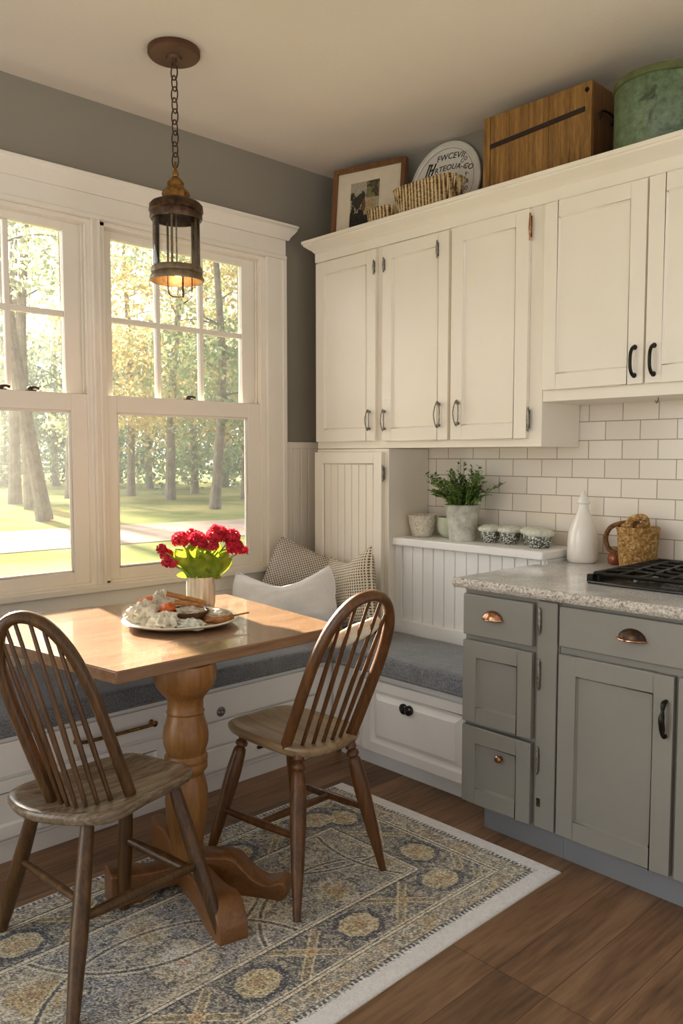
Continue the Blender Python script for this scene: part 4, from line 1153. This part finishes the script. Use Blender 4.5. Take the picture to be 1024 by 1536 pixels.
# ------------------------------------------------------------------ on the table
ZB = .7605
t = thing('flower_vase', (-2.655, 1.765, ZB), 'small brushed cream vase standing behind the plate', 'vase')
MB().lathe([(.046, 0), (.052, .004), (.056, .03), (.057, .09), (.054, .125), (.056, .130), (.052, .130), (.049, .12), (.050, .03), (.0001, .01)], (-2.655, 1.765, ZB), seg=44).build('body', M['vase'], t, smooth=50)
VX, VY, VZ = -2.655, 1.765, ZB + .12
def to_dir(px_right, depth): # right of view / away from view on the floor plane
    a = R(43.62); return Vector((math.sin(a) * px_right - math.cos(a) * depth, math.cos(a) * px_right + math.sin(a) * depth, 0))
fl = [(-.150, .085, .02, .026), (-.135, .060, -.03, .024), (-.085, .150, .0, .034), (-.045, .165, .05, .026), (-.010, .150, .0, .034), (.045, .165, .04, .026), (.075, .170, -.01, .042), (.062, .130, -.05, .024), (.135, .160, .0, .034), (.150, .120, -.02, .034), (.178, .105, .02, .022), (-.105, .055, -.05, .020), (.020, .135, -.04, .022), (-.165, .110, .0, .022)]
fl.sort()
ordn = ['first', 'second', 'third', 'fourth', 'fifth', 'sixth', 'seventh', 'eighth', 'ninth', 'tenth', 'eleventh', 'twelfth', 'thirteenth', 'fourteenth']
for i, (rx, hz, dp, r) in enumerate(fl):
    c = Vector((VX, VY, VZ)) + to_dir(rx * .92, dp) + Vector((0, 0, hz * .95 + .012)); b = Vector((VX, VY, VZ - .06)) + to_dir(rx * .15, dp * .2)
    t = thing('red_flower', b, ordn[i] + ' bloom from the left of the red flowers in the vase', 'flower', 'red flowers in the vase')
    path = smoothpath([b, b.lerp(c, .5) + Vector((0, 0, .02)) - to_dir(rx * .12, 0), c], 5)
    MB().tube(path, .003, 7).build('stem', M['stem'], t)
    k = MB()
    k.ball(c, r * .72, 10)
    for q in range(int(60 + r * 1400)):
        th = math.acos(random.uniform(-.7, 1)); ph = random.uniform(0, 2 * PI)
        d = Vector((math.sin(th) * math.cos(ph), math.sin(th) * math.sin(ph), math.cos(th)))
        e = d.orthogonal().normalized(); f = d.cross(e); a = random.uniform(0, 2 * PI); e, f = e * math.cos(a) + f * math.sin(a), f * math.cos(a) - e * math.sin(a)
        o = c + d * r * .66; s = r * .42; tip = d * r * .42
        k.add([o, o + e * s * .6 + tip * .6 + f * s * .15, o + tip + f * s * .35, o - e * s * .6 + tip * .6 + f * s * .15], [(0, 1, 2), (0, 2, 3)])
    k.build('bloom', M['petal'], t, smooth=0)
k = MB()
def blade(b, tip, w_, cup=.3, seg=7):
    d = tip - b; n_ = d.cross(to_dir(0, 1)).normalized(); f = n_.cross(d).normalized()
    vs = []; fs = []
    for i in range(seg + 1):
        s = i / seg; p = b + d * s + f * (math.sin(s * PI) * .02); ww = w_ * (math.sin(PI * min(1, .12 + s * .86)) ** .7) * (1 if s < 1 else .1)
        vs += [p - n_ * ww + f * cup * ww, p, p + n_ * ww + f * cup * ww]
    for i in range(seg):
        for j in (0, 1): fs.append((i * 3 + j, i * 3 + j + 1, i * 3 + 4 + j, i * 3 + 3 + j))
    return vs, fs
lv = [(-.115, .105, .02, .040), (-.085, .120, -.06, .044), (-.055, .085, -.08, .044), (-.035, .135, -.05, .046), (-.005, .085, -.09, .046), (.015, .140, -.05, .046), (.035, .105, -.08, .044), (.060, .130, -.05, .048), (.085, .085, -.07, .046), (.110, .115, -.02, .042), (.125, .075, .0, .034), (.03, .025, -.06, .022), (-.09, .012, -.03, .018), (.085, .002, -.03, .016), (-.02, .14, .05, .05), (.06, .14, .06, .05), (-.08, .11, .05, .045)]
t = thing('leaf_bunch', (VX, VY, VZ - .03), 'bunch of bright green leaves under the red flowers in the vase', 'leaves')
for rx, hz, dp, w_ in lv:
    b = Vector((VX, VY, VZ + .012)) + to_dir(rx * .30, dp * .4); e = Vector((VX, VY, VZ + .006)) + to_dir(rx, dp) + Vector((0, 0, hz)); w_ *= .74
    m_ = MB(); m_.add(*blade(b, e, w_)); m_.build('leaf', M['leaf'], t, smooth=60)

PC = Vector((-2.470, 1.555, ZB))
lathe_thing('serving_plate', [(.09, 0), (.13, .003), (.175, .010), (.202, .019), (.206, .023), (.202, .026), (.17, .017), (.12, .010), (.0001, .008)], PC, 'plate', 'round cream plate of breakfast food on the table', 'plate', seg=64, wob=lambda a, h: 1 + .012 * math.sin(3 * a) + .008 * math.sin(7 * a + 1))
def P2(rx, dp, z=0): return PC + to_dir(rx, dp) + Vector((0, 0, z))
def lump(name, c, r, sq, mat, label, cat, group=None, wob=.5, sd=0, seg=28, freq=2.3):
    k = MB(); k.ball(c, r, seg, sq, wob, sd)
    return tag(k.build(name, M[mat], smooth=70), label, cat, group)
def crumple(name, c, r, sq, mat, label, cat, sd, amp=.35):
    k = MB(); seg, rings = 40, 18; vs = []; fs = []; c = Vector(c)
    for i in range(rings + 1):
        th = PI * .62 * i / rings
        for j in range(seg):
            a = 2 * PI * j / seg
            d = Vector((math.sin(th) * math.cos(a), math.sin(th) * math.sin(a), math.cos(th)))
            nz = mnoise.noise(d * 3 + Vector((sd, 0, 0))) + .6 * abs(mnoise.noise(d * 8 + Vector((0, sd, 0)))) + .4 * mnoise.noise(d * 15)
            q = r * (1 + amp * nz)
            p = c + Vector((d.x * q * sq[0], d.y * q * sq[1], max(0.001, d.z * q * sq[2] + r * .25 * sq[2])))
            vs.append(p)
    for i in range(rings):
        for j in range(seg):
            j2 = (j + 1) % seg; fs.append((i * seg + j, (i + 1) * seg + j, (i + 1) * seg + j2, i * seg + j2))
    fs.append(tuple(range(rings * seg, (rings + 1) * seg)))
    k.add(vs, fs); return tag(k.build(name, M[mat], smooth=40), label, cat)
zp = ZB + .012
crumple('paper_napkin', P2(-.125, -.01, .010), .062, (1.0, 1.0, .85), 'napkin', 'crumpled cream paper at the left side of the plate', 'napkin', 3)
crumple('paper_napkin', P2(-.035, -.095, .008), .052, (1.25, 1.0, .75), 'napkin', 'crumpled cream paper in front of the wooden bowl', 'napkin', 9)
crumple('paper_napkin', P2(.055, -.115, .010), .042, (1.4, 1.1, .55), 'salt', 'flat greenish crumpled paper at the front rim of the plate', 'napkin', 14)
crumple('paper_napkin', P2(-.085, .095, .008), .058, (1.0, .9, 1.15), 'napkin', 'tall crumpled paper behind the orange pieces on the plate', 'napkin', 21)
k = MB(); c = P2(-.135, .055, .055); k.tube(smoothpath([P2(-.165, .03, .022), P2(-.16, .06, .055), P2(-.125, .085, .070), P2(-.085, .085, .052)], 5), [.012] * 3 + [.017] * 10 + [.012] * 3, 12)
tag(k.build('orange_peel', M['orange'], smooth=60), 'curved orange peel piece at the far left of the plate', 'fruit')
crumple('orange_half', P2(-.045, .0, .035), .032, (1.1, 1, 1), 'orange', 'round orange piece next to the wooden bowl on the plate', 'fruit', 5, .15)
lathe_thing('wooden_bowl', [(.035, 0), (.048, .004), (.066, .025), (.074, .042), (.071, .043), (.060, .026), (.04, .012), (.0001, .010)], P2(.03, -.025, .013), 'nuts', 'small brown wooden bowl in the middle of the plate', 'bowl', seg=40, sx=1.1)
crumple('seed_heap', P2(.04, -.02, .042), .05, (1.1, .9, .35), 'crumb', 'heap of pale seeds filling the wooden bowl', 'food', 31)
for i, (a, b, r, lab) in enumerate(((P2(-.055, .02, .105), P2(.085, .035, .068), .011, 'upper long toasted breadstick lying across the wooden bowl'), (P2(-.02, -.005, .080), P2(.075, .015, .060), .012, 'lower thick breadstick resting on the wooden bowl'))):
    k = MB(); n = 10; k.tube([a.lerp(b, j / n) for j in range(n + 1)], [r * (.85 + .2 * mnoise.noise(Vector((j * .9, i * 3.1, 0)))) for j in range(n + 1)], 12)
    tag(k.build('breadstick', M['bread'], smooth=60), lab, 'bread', 'breadsticks on the plate')
t = thing('bread_slice', P2(.14, -.02, .014), 'seeded bread slice at the right side of the plate', 'bread')
k = MB(); k.lathe([(.05, .0), (.062, .006), (.063, .020), (.056, .026)], P2(.135, -.02, .014), seg=32, sx=1.05, sy=.9); k.build('crust', M['bread'], t, smooth=60)
o = crumple('crumb', P2(.135, -.02, .036), .054, (1.02, .88, .26), 'crumb', None, None, 44, .2)
o.location = Vector(o.location) - Vector(t.location); o.parent = t
k = MB(); k.tube([P2(.12, -.09, .030), P2(.245, .0, .040)], .003, 8); k.ball(P2(.115, -.094, .030), .010, 10, (1, 1.4, .5))
tag(k.build('wooden_spoon', M['bread']), 'thin wooden spoon sticking out over the right rim', 'spoon')

# ------------------------------------------------------------------ pillows
def pillow(name, w_, h_, th, loc, right, up, mat, label, pinch=.12, sag=0, seed=0):
    """loose pillow; local x = right, z = up, y = thickness, set by its own rotation"""
    k = MB(); n = 26; vs = []; fs = []
    r = Vector(right).normalized(); u = Vector(up); u = (u - r * u.dot(r)).normalized(); nrm = r.cross(u)
    for side in (1, -1):
        for i in range(n + 1):
            for j in range(n + 1):
                a = -1 + 2 * i / n; b = -1 + 2 * j / n
                x = a * w_ / 2 * (1 - pinch * (1 - b * b) * abs(a) ** 3 * -1 - pinch * (1 - abs(b)) * .6 * abs(a))
                z = b * h_ / 2 * (1 - pinch * (1 - abs(a)) * (abs(b)))
                if sag and b > 0: z -= sag * (1 - abs(a) ** 1.5) * b * b
                e = max(0, (1 - abs(a) ** 2.6) * (1 - abs(b) ** 2.6)) ** .52
                q = e * th / 2 * (1 + .18 * mnoise.noise(Vector((a * 1.7 + seed, b * 1.7, side * 2))))
                wr = .006 * e * mnoise.noise(Vector((a * 4 + seed, b * 5, side)))
                vs.append((x, -side * (q + wr), z))
        o = (0 if side == 1 else (n + 1) ** 2)
        fs += [(o + i * (n + 1) + j, o + (i + 1) * (n + 1) + j, o + (i + 1) * (n + 1) + j + 1, o + i * (n + 1) + j + 1) for i in range(n) for j in range(n)]
    k.add(vs, fs)
    ob = k.build(name, M[mat], origin=(0, 0, 0), smooth=70)
    ob.matrix_world = Matrix.Translation(loc) @ Matrix((r, -nrm, u)).transposed().to_4x4()
    tag(ob, label, 'pillow')
    pp = MB(); edge = [vs[i * (n + 1)] for i in range(n + 1)] + [vs[n * (n + 1) + j] for j in range(1, n + 1)] + [vs[i * (n + 1) + n] for i in range(n - 1, -1, -1)] + [vs[j] for j in range(n - 1, 0, -1)]
    pp.tube(edge, .003, 6, closed=True)
    sm_ = pp.build('edge_seam', M[mat], origin=(0, 0, 0)); sm_.parent = ob
    return ob
pillow('throw_pillow', .40, .40, .13, (-3.050, 2.65, .700), (.62, .70, -.36), (-.12, .18, 1), 'tweed', 'brown tweed pillow leaning in the corner behind the others', .10, 0, 2)
pillow('throw_pillow', .38, .37, .13, (-2.735, 2.665, .722), (.97, -.20, .24), (-.24, .18, 1), 'knit', 'beige open knit pillow leaning against the beadboard cabinet', .14, .03, 5)
pillow('throw_pillow', .45, .30, .13, (-2.925, 2.41, .680), (.78, .60, .09), (-.20, .16, 1), 'linen', 'pale linen lumbar pillow in front, nearest the table', .22, .06, 8)

# ------------------------------------------------------------------ rug
RX0, RX1, RY0, RY1 = -2.36, -1.342, .12, 2.272
def rug_col(U, V):
    x = RX0 + (RX1 - RX0) * U; y = RY0 + (RY1 - RY0) * V
    dr = RX1 - x; dl = (x - RX0) * 1.0; dt = RY1 - y; db = y - RY0
    d = np.minimum(np.minimum(dr, dl + .05), np.minimum(dt, db))
    along = np.where(np.minimum(dr, dl + .05) < np.minimum(dt, db), y, x)   # coordinate along the nearest edge
    cre, dark, gold, rust, blue, off = map(hexc, ('#cdc4b0', '#45464b', '#a99166', '#94705a', '#8d9094', '#c9c7c4'))
    C = np.zeros(U.shape + (3,)) + cre
    n1 = fbm(x * 26, y * 26, 3); n2 = fbm(x * 60, y * 60, 8); n3 = fbm(x * 9, y * 9, 14)
    def put(m_, c_, al=1.0): C[m_] = C[m_] * (1 - al) + c_ * al
    scroll = np.abs(np.sin(x * 95 + 6 * n1) * np.sin(y * 95 + 6 * fbm(x * 22, y * 22, 19)))
    vine = np.abs(fbm(x * 34, y * 34, 41) - .5)
    # field
    f = d > .345
    put(f, hexc('#9d988f')); put(f & (scroll > .55), dark, .6); put(f & (n3 > .56), hexc('#7c8088'), .55); put(f & (vine < .035), dark, .7); put(f & (vine > .035) & (vine < .06), hexc('#cfc6b2'), .8); put(f & (n3 < .40), hexc('#bdb299'), .6)
    for (mx, my, ax, ay, c_) in ((-1.80, 1.92, .085, .08, gold), (-2.00, 1.98, .07, .06, off), (-1.98, 1.72, .08, .08, off), (-1.76, 1.66, .09, .07, gold), (-1.93, 1.42, .11, .10, cre), (-1.80, 1.12, .10, .09, off), (-1.98, 1.12, .08, .08, gold), (-1.93, .78, .12, .12, gold), (-1.80, .45, .1, .1, cre)):
        q = np.hypot((x - mx) / ax, (y - my) / ay) + (n1 - .5) * .5 + (vine - .1) * .8
        put(f & (q < 1.12) & (q > 1.0), dark, .6); put(f & (q < 1.0), hexc('#c6bba2'), .75); put(f & (q < 1.0) & (scroll > .42), hexc('#77726a'), .6); put(f & (q < .50), c_, .7); put(f & (q < .18), rust, .7)
    for (mx, my, rr) in ((-1.56, 1.66, .36), (-1.58, 1.05, .40), (-2.25, 1.9, .42), (-2.2, 1.2, .4), (-1.9, 2.25, .42)):
        q = np.abs(np.hypot(x - mx, y - my) - rr); put(f & (q < .005), dark, .8); put(f & (q > .005) & (q < .012), hexc('#cfc5ae'), .8)
    # wide band
    b = (d > .160) & (d <= .318); put(b, hexc('#5c5b5c')); put(b & (scroll > .48), hexc('#9d9684'), .75); put(b & (vine < .03), hexc('#b5ab94'), .7)
    per = .37; ph = (along - 1.951 + .10 + 5 * per) % per; bd = d - .240
    ax_ = np.abs(ph - .10) / .062; ay_ = np.abs(bd) / .052
    m1 = np.maximum(np.maximum(ax_, ay_), (ax_ + ay_) / 1.42) + (n1 - .5) * .12
    put(b & (m1 < 1.34), hexc('#4c4c52')); put(b & (m1 < 1.0), hexc('#bcae8c')); put(b & (m1 < .95) & (scroll > .4), hexc('#857a62'), .65); put(b & (m1 < .50) & (n2 > .42), gold, .7); put(b & (m1 < .22), rust, .6)
    zz = (ph - .20) / (per - .20)
    tr_ = (ph > .185) & (ph < per - .005)
    for k0, sg in ((0., 1), (1., -1)):
        q = np.abs(bd - sg * (zz - .5) * .15)
        put(b & tr_ & (q < .016), hexc('#9c8d70'), .9); put(b & tr_ & (q < .010) & (scroll > .35), hexc('#5f5a50'), .6); put(b & tr_ & (np.abs(q - .016) < .003), hexc('#c4b797'))
    q = np.hypot((zz - .5) * .16, bd); put(b & tr_ & (q < .020), hexc('#b9a27a')); put(b & tr_ & (q < .008), rust, .8)
    # lines
    for a0, a1, c_ in ((.318, .324, dark), (.324, .334, cre), (.334, .338, dark), (.338, .345, hexc('#b8ad97')), (.136, .140, dark), (.140, .150, hexc('#cdc3ab')), (.150, .154, dark), (.154, .160, cre)):
        put((d > a0) & (d <= a1), c_)
    # floral border
    b = (d > .075) & (d <= .136); put(b, hexc('#bab19d')); put(b & (scroll > .42), hexc('#7f7b73'), .75); put(b & (vine < .035), hexc('#6a6863'), .7); put(b & (n1 > .62), gold, .5); put(b & (n2 > .68), rust, .35)
    # dashes and plain hem
    b = (d > .055) & (d <= .075); put(b, off); put(b & ((along % .016) < .009) & (d > .060), dark, .9); put((d > .072) & (d <= .076), dark, .8)
    put(d <= .055, hexc('#cfcdcb'))
    # wear
    wear = np.clip((fbm(x * 14, y * 14, 31) - .45) * 2.2, 0, 1)[..., None] * .35
    C = np.where((d > .055)[..., None], C * (1 - wear) + hexc('#aea694') * wear, C)
    rn = np.random.default_rng(1).random(U.shape)[..., None]
    sp = (rn - .5) * .26
    C = np.where(((d > .055)[..., None]) & (rn > .88), C * .45 + hexc('#c9bfa9') * .55, C)
    C = np.where(((d > .055)[..., None]) & (rn < .16), C * .5 + dark * .5, C)
    return np.clip(C * 1.08 + np.where((d > .055)[..., None], sp, sp * .15), .05, .95)
def rug_pos(U, V):
    x = RX0 + (RX1 - RX0) * U; y = RY0 + (RY1 - RY0) * V
    e = np.minimum(np.minimum(x - RX0, RX1 - x), np.minimum(y - RY0, RY1 - y))
    wav = .006 * np.sin(y * 2.6)
    return np.stack([x + wav * U, y + .02 * (U - 1) ** 2 * -1 + 0 * U, .010 - .006 * np.exp(-e / .003) + 0 * x], -1)
rg = thing('area_rug', ((RX0 + RX1) / 2, (RY0 + RY1) / 2, 0), 'faded grey and cream patterned runner rug under the chairs', 'rug')
colour_grid('pile', 330, 700, rug_pos, rug_col, M['rug'], rg)
k = MB(); us = np.linspace(0, 1, 60); per_ = []
for q in us: per_.append((q, 0.))
for q in us[1:]: per_.append((1., q))
for q in us[1:]: per_.append((1 - q, 1.))
for q in us[1:-1]: per_.append((0., 1 - q))
pp = [Vector(rug_pos(np.array([[a]]), np.array([[b]]))[0, 0]) for a, b in per_]
cc = Vector((sum(p.x for p in pp) / len(pp), sum(p.y for p in pp) / len(pp), 0)); vs = []
for p in pp: vs += [Vector((p.x, p.y, .0045)), Vector((p.x, p.y, 0.0003))]
n = len(pp); k.add(vs, [(2 * i, 2 * ((i + 1) % n), 2 * ((i + 1) % n) + 1, 2 * i + 1) for i in range(n)]); 
k.build('hem', M['towel'], rg)

# ------------------------------------------------------------------ outdoors
ZG = -.40
k = MB(); k.box(-120, XW - .17, -70, 90, ZG - .1, ZG)
tag(k.build('ground', M['grass'], origin=(0, 0, 0)), 'sunny lawn outside the windows', kind='structure')
k = MB(); pts = []
for i in range(24):
    y = -30 + 60 * i / 23; xc = -16.0 - .9 * math.sin(y * .16) + .10 * (y - 6); pts.append((xc, y))
vs = []
for x, y in pts: vs += [(x - 2.3, y, ZG + .012), (x + 2.0, y, ZG + .012)]
k.add(vs, [(2 * i, 2 * i + 1, 2 * i + 3, 2 * i + 2) for i in range(len(pts) - 1)])
tag(k.build('ground_path', M['path'], origin=(0, 0, 0)), 'pale gravel path crossing the lawn outside the left window', kind='structure')
CAMA = R(43.62)
hz = bpy.data.materials.new('morning haze'); hz.use_nodes = True
hz.node_tree.nodes.remove(hz.node_tree.nodes['Principled BSDF'])
vs_n = hz.node_tree.nodes.new('ShaderNodeVolumeScatter'); vs_n.inputs['Density'].default_value = HAZE; vs_n.inputs['Anisotropy'].default_value = .0
vs_n.inputs['Color'].default_value = (1, .97, .90, 1)
hz.node_tree.links.new(vs_n.outputs[0], hz.node_tree.nodes['Material Output'].inputs['Volume'])
M['haze'] = hz
k = MB(); k.box(-85, -8, -30, 70, ZG + .02, 14)
tag(k.build('morning_haze', M['haze'], origin=(0, 0, 0), smooth=0), 'thin sunlit haze between the trees beyond the lawn', 'haze', kind='stuff')
def world_at(px, dist):
    """a spot on the ground seen along image column px at a distance"""
    u = (px - 512) / 1206; f = Vector((-math.cos(CAMA), math.sin(CAMA), 0)); r = Vector((math.sin(CAMA), math.cos(CAMA), 0))
    p = f * dist + r * u * dist; return Vector((p.x, p.y, ZG))
def tree(pos, h, tr, lean, mat, label, crown, n, leaf, seed, name='tree', lowest=.3):
    rnd = random.Random(seed); t = thing(name, pos, label, 'tree', 'trees beyond the lawn')
    k = MB(); top = pos + Vector((lean[0], lean[1], h))
    path = smoothpath([pos, pos.lerp(top, .35) + Vector((rnd.uniform(-.2, .2), rnd.uniform(-.2, .2), 0)), pos.lerp(top, .7) + Vector((rnd.uniform(-.3, .3), rnd.uniform(-.3, .3), 0)), top], 6)
    k.tube(path, [tr * (1.25 if i == 0 else 1.05 - .8 * i / len(path)) for i in range(len(path))], 10)
    for i in range(12):
        s = rnd.uniform(lowest, .95); b = path[int(s * (len(path) - 1))]; a = rnd.uniform(0, 2 * PI); L = crown * rnd.uniform(.5, 1)
        e = b + Vector((math.cos(a) * L, math.sin(a) * L, rnd.uniform(-.1, .5) * L))
        k.tube(smoothpath([b, b.lerp(e, .5) + Vector((0, 0, .2)), e], 3), [tr * .28, tr * .2, tr * .15, tr * .12, tr * .08, tr * .05, tr * .03][:7], 6)
    k.build('trunk', M['bark'], t)
    lf = MB(); vs = []; fs = []
    clusters = []
    for i in range(max(10, n // 70)):
        s = rnd.uniform(lowest, 1.02); c = pos.lerp(top, s); a = rnd.uniform(0, 2 * PI); q = crown * rnd.uniform(.15, 1) * (1.15 - .6 * abs(s - .55))
        clusters.append((c + Vector((math.cos(a) * q, math.sin(a) * q, rnd.uniform(-.4, .4))), crown * rnd.uniform(.18, .42)))
    for i in range(n):
        c, cr = clusters[rnd.randrange(len(clusters))]
        o = c + Vector((rnd.gauss(0, 1), rnd.gauss(0, 1), rnd.gauss(0, .7))) * cr * .6
        a = Vector((rnd.gauss(0, 1), rnd.gauss(0, 1), rnd.gauss(0, 1))).normalized(); b = a.orthogonal().normalized(); c2 = a.cross(b); s = leaf * rnd.uniform(.6, 1.4); th = rnd.uniform(0, PI)
        b, c2 = b * math.cos(th) + c2 * math.sin(th), c2 * math.cos(th) - b * math.sin(th)
        m_ = len(vs); vs += [o - b * s, o + c2 * s * .5, o + b * s, o - c2 * s * .5]; fs.append((m_, m_ + 1, m_ + 2, m_ + 3))
    me = bpy.data.meshes.new('foliage'); me.from_pydata([tuple(v - pos) for v in vs], [], fs); me.materials.append(M[mat])
    o = bpy.data.objects.new('foliage', me); col.objects.link(o); o.parent = t
    return t
T_ = [  # px, dist, height, trunk r, lean, foliage, label, crown, leaves, leaf size, lowest
    (66, 22, 16, .20, -2.2, 'treepale', 'leaning grey trunked tree nearest the house in the left window', 3.2, 1500, .16, .36),
    (46, 27, 17, .20, -.2, 'treepale', 'upright pale tree just left of the leaning trunk', 3.0, 1300, .17, .36),
    (22, 30, 17, .22, .3, 'treepale', 'pale trunked tree at the left edge of the left window', 3.4, 1400, .18, .34),
    (104, 34, 15, .18, .2, 'treepale', 'slim pale tree behind the right stile of the left window', 2.2, 1500, .18, .2),
    (322, 27, 13, .17, .2, 'treegreen', 'green tree with a dark trunk in the lower right window pane', 2.3, 2600, .16, .22),
    (255, 33, 14, .20, .4, 'treegold', 'golden leaved tree filling the middle of the right window', 3.8, 4200, .18, .20),
    (196, 36, 15, .18, -.3, 'treegold', 'golden green tree at the left side of the right window', 2.8, 2200, .19, .22),
    (292, 38, 12, .18, 0, 'treegreen', 'bushy green tree behind the golden one', 3.0, 2600, .19, .10),
    (368, 34, 14, .18, .1, 'treepale', 'pale tree against the right jamb of the right window', 2.4, 2000, .18, .18),
    (224, 44, 9, .2, .0, 'treedark', 'low dark green tree under the golden leaves', 3.0, 2400, .2, .06),
    (338, 46, 9, .2, .0, 'treedark', 'low dark green tree behind the dark trunk', 3.2, 2400, .2, .05),
    (84, 48, 10, .2, .0, 'treedark', 'low dark green tree right of the leaning trunk', 3.4, 2600, .22, .05),
    (6, 48, 11, .2, .0, 'treegreen', 'far green tree at the left edge of the left window', 3.6, 2600, .22, .05),
    (140, 50, 10, .2, .0, 'treegreen', 'far green tree hidden by the mullion between the windows', 3.6, 2000, .22, .05),
    (48, 56, 9, .2, .0, 'treegreen', 'far green tree between the two left trunks', 4.0, 2400, .24, .05),
    (276, 58, 8, .2, .0, 'treegreen', 'far low tree under the middle of the right window', 4.4, 2200, .24, .05),
    (180, 54, 9, .2, .0, 'treegreen', 'far green tree near the left stile of the right window', 3.8, 2200, .24, .05),
    (385, 52, 9, .2, .0, 'treegreen', 'far green tree behind the right window jamb', 3.6, 2000, .24, .05)]
for i, (px, ds, h, tr, ln, mt, lab, cr, n, lfz, low) in enumerate(T_):
    r = Vector((math.sin(CAMA), math.cos(CAMA), 0)) * ln
    tree(world_at(px, ds), h, tr, (r.x, r.y), mt, lab, cr, int(n * 2.2), lfz * .66, 100 + i, lowest=low)

# ------------------------------------------------------------------ light
wd = bpy.data.worlds.new('sky'); scene.world = wd; wd.use_nodes = True
nt = wd.node_tree; nd = nt.nodes; lk = nt.links
bg = nd['Background']; tc = nd.new('ShaderNodeTexCoord'); sp = nd.new('ShaderNodeSeparateXYZ'); lk.new(tc.outputs['Generated'], sp.inputs[0])
mp = nd.new('ShaderNodeMapRange'); mp.inputs[1].default_value = -1; mp.inputs[2].default_value = 1; lk.new(sp.outputs[2], mp.inputs[0])
def sky_ramp(stops):
    r = nd.new('ShaderNodeValToRGB'); e = r.color_ramp.elements
    while len(e) < len(stops): e.new(.5)
    for q, (p, c) in zip(e, stops): q.position = p; q.color = tuple(c) + (1,)
    lk.new(mp.outputs[0], r.inputs[0]); return r.outputs[0]
# open sky over the garden; added fill from the room side, strongest from below
garden = sky_ramp([(.49, (.30, .29, .26)), (.51, (1.0, .97, .92)), (.75, (.86, .93, 1.0))])
house = sky_ramp([(.28, (.95, .91, .86)), (.46, (.66, .64, .615)), (.56, (.31, .308, .305)), (.8, (.22, .22, .225))])
def scaled(c, k):
    m = nd.new('ShaderNodeVectorMath'); m.operation = 'SCALE'; lk.new(c, m.inputs[0]); m.inputs[3].default_value = k; return m.outputs[0]
m2 = nd.new('ShaderNodeMapRange'); m2.interpolation_type = 'SMOOTHSTEP'; m2.inputs[1].default_value = .35; m2.inputs[2].default_value = -.35
lk.new(sp.outputs[0], m2.inputs[0])
mx = nd.new('ShaderNodeMix'); mx.data_type = 'RGBA'; lk.new(m2.outputs[0], mx.inputs[0])
lk.new(scaled(house, 1.9), mx.inputs[6]); lk.new(scaled(garden, 3.6), mx.inputs[7])
lk.new(mx.outputs[2], bg.inputs[0])
sun = light('sun', 'SUN', (-6, 1, 6), 52.0, (1, .87, .68), angle=R(2.5))
sun.rotation_euler = Vector((1, -.15, -.32)).to_track_quat('-Z', 'Y').to_euler()

# ------------------------------------------------------------------ camera
cam = bpy.data.cameras.new('camera'); co = bpy.data.objects.new('camera', cam); col.objects.link(co)
cam.sensor_fit = 'HORIZONTAL'; cam.sensor_width = 36; cam.lens = 36 * 1206 / 1024
co.location = (0, 0, 1.36); pt = R(3.937)
co.rotation_euler = Vector((-math.cos(CAMA) * math.cos(pt), math.sin(CAMA) * math.cos(pt), -math.sin(pt))).to_track_quat('-Z', 'Y').to_euler()
cam.clip_start = .05; cam.clip_end = 300
scene.camera = co
scene.view_settings.view_transform = 'Standard'; scene.view_settings.look = 'None'
scene.view_settings.exposure = 0.14; scene.view_settings.gamma = 1; scene.view_settings.use_curve_mapping = False
scene.cycles.max_bounces = 10; scene.cycles.diffuse_bounces = 6; scene.cycles.transparent_max_bounces = 16
scene.cycles.sample_clamp_indirect = 6; scene.cycles.use_denoising = True
scene.cycles.caustics_reflective = False; scene.cycles.caustics_refractive = False
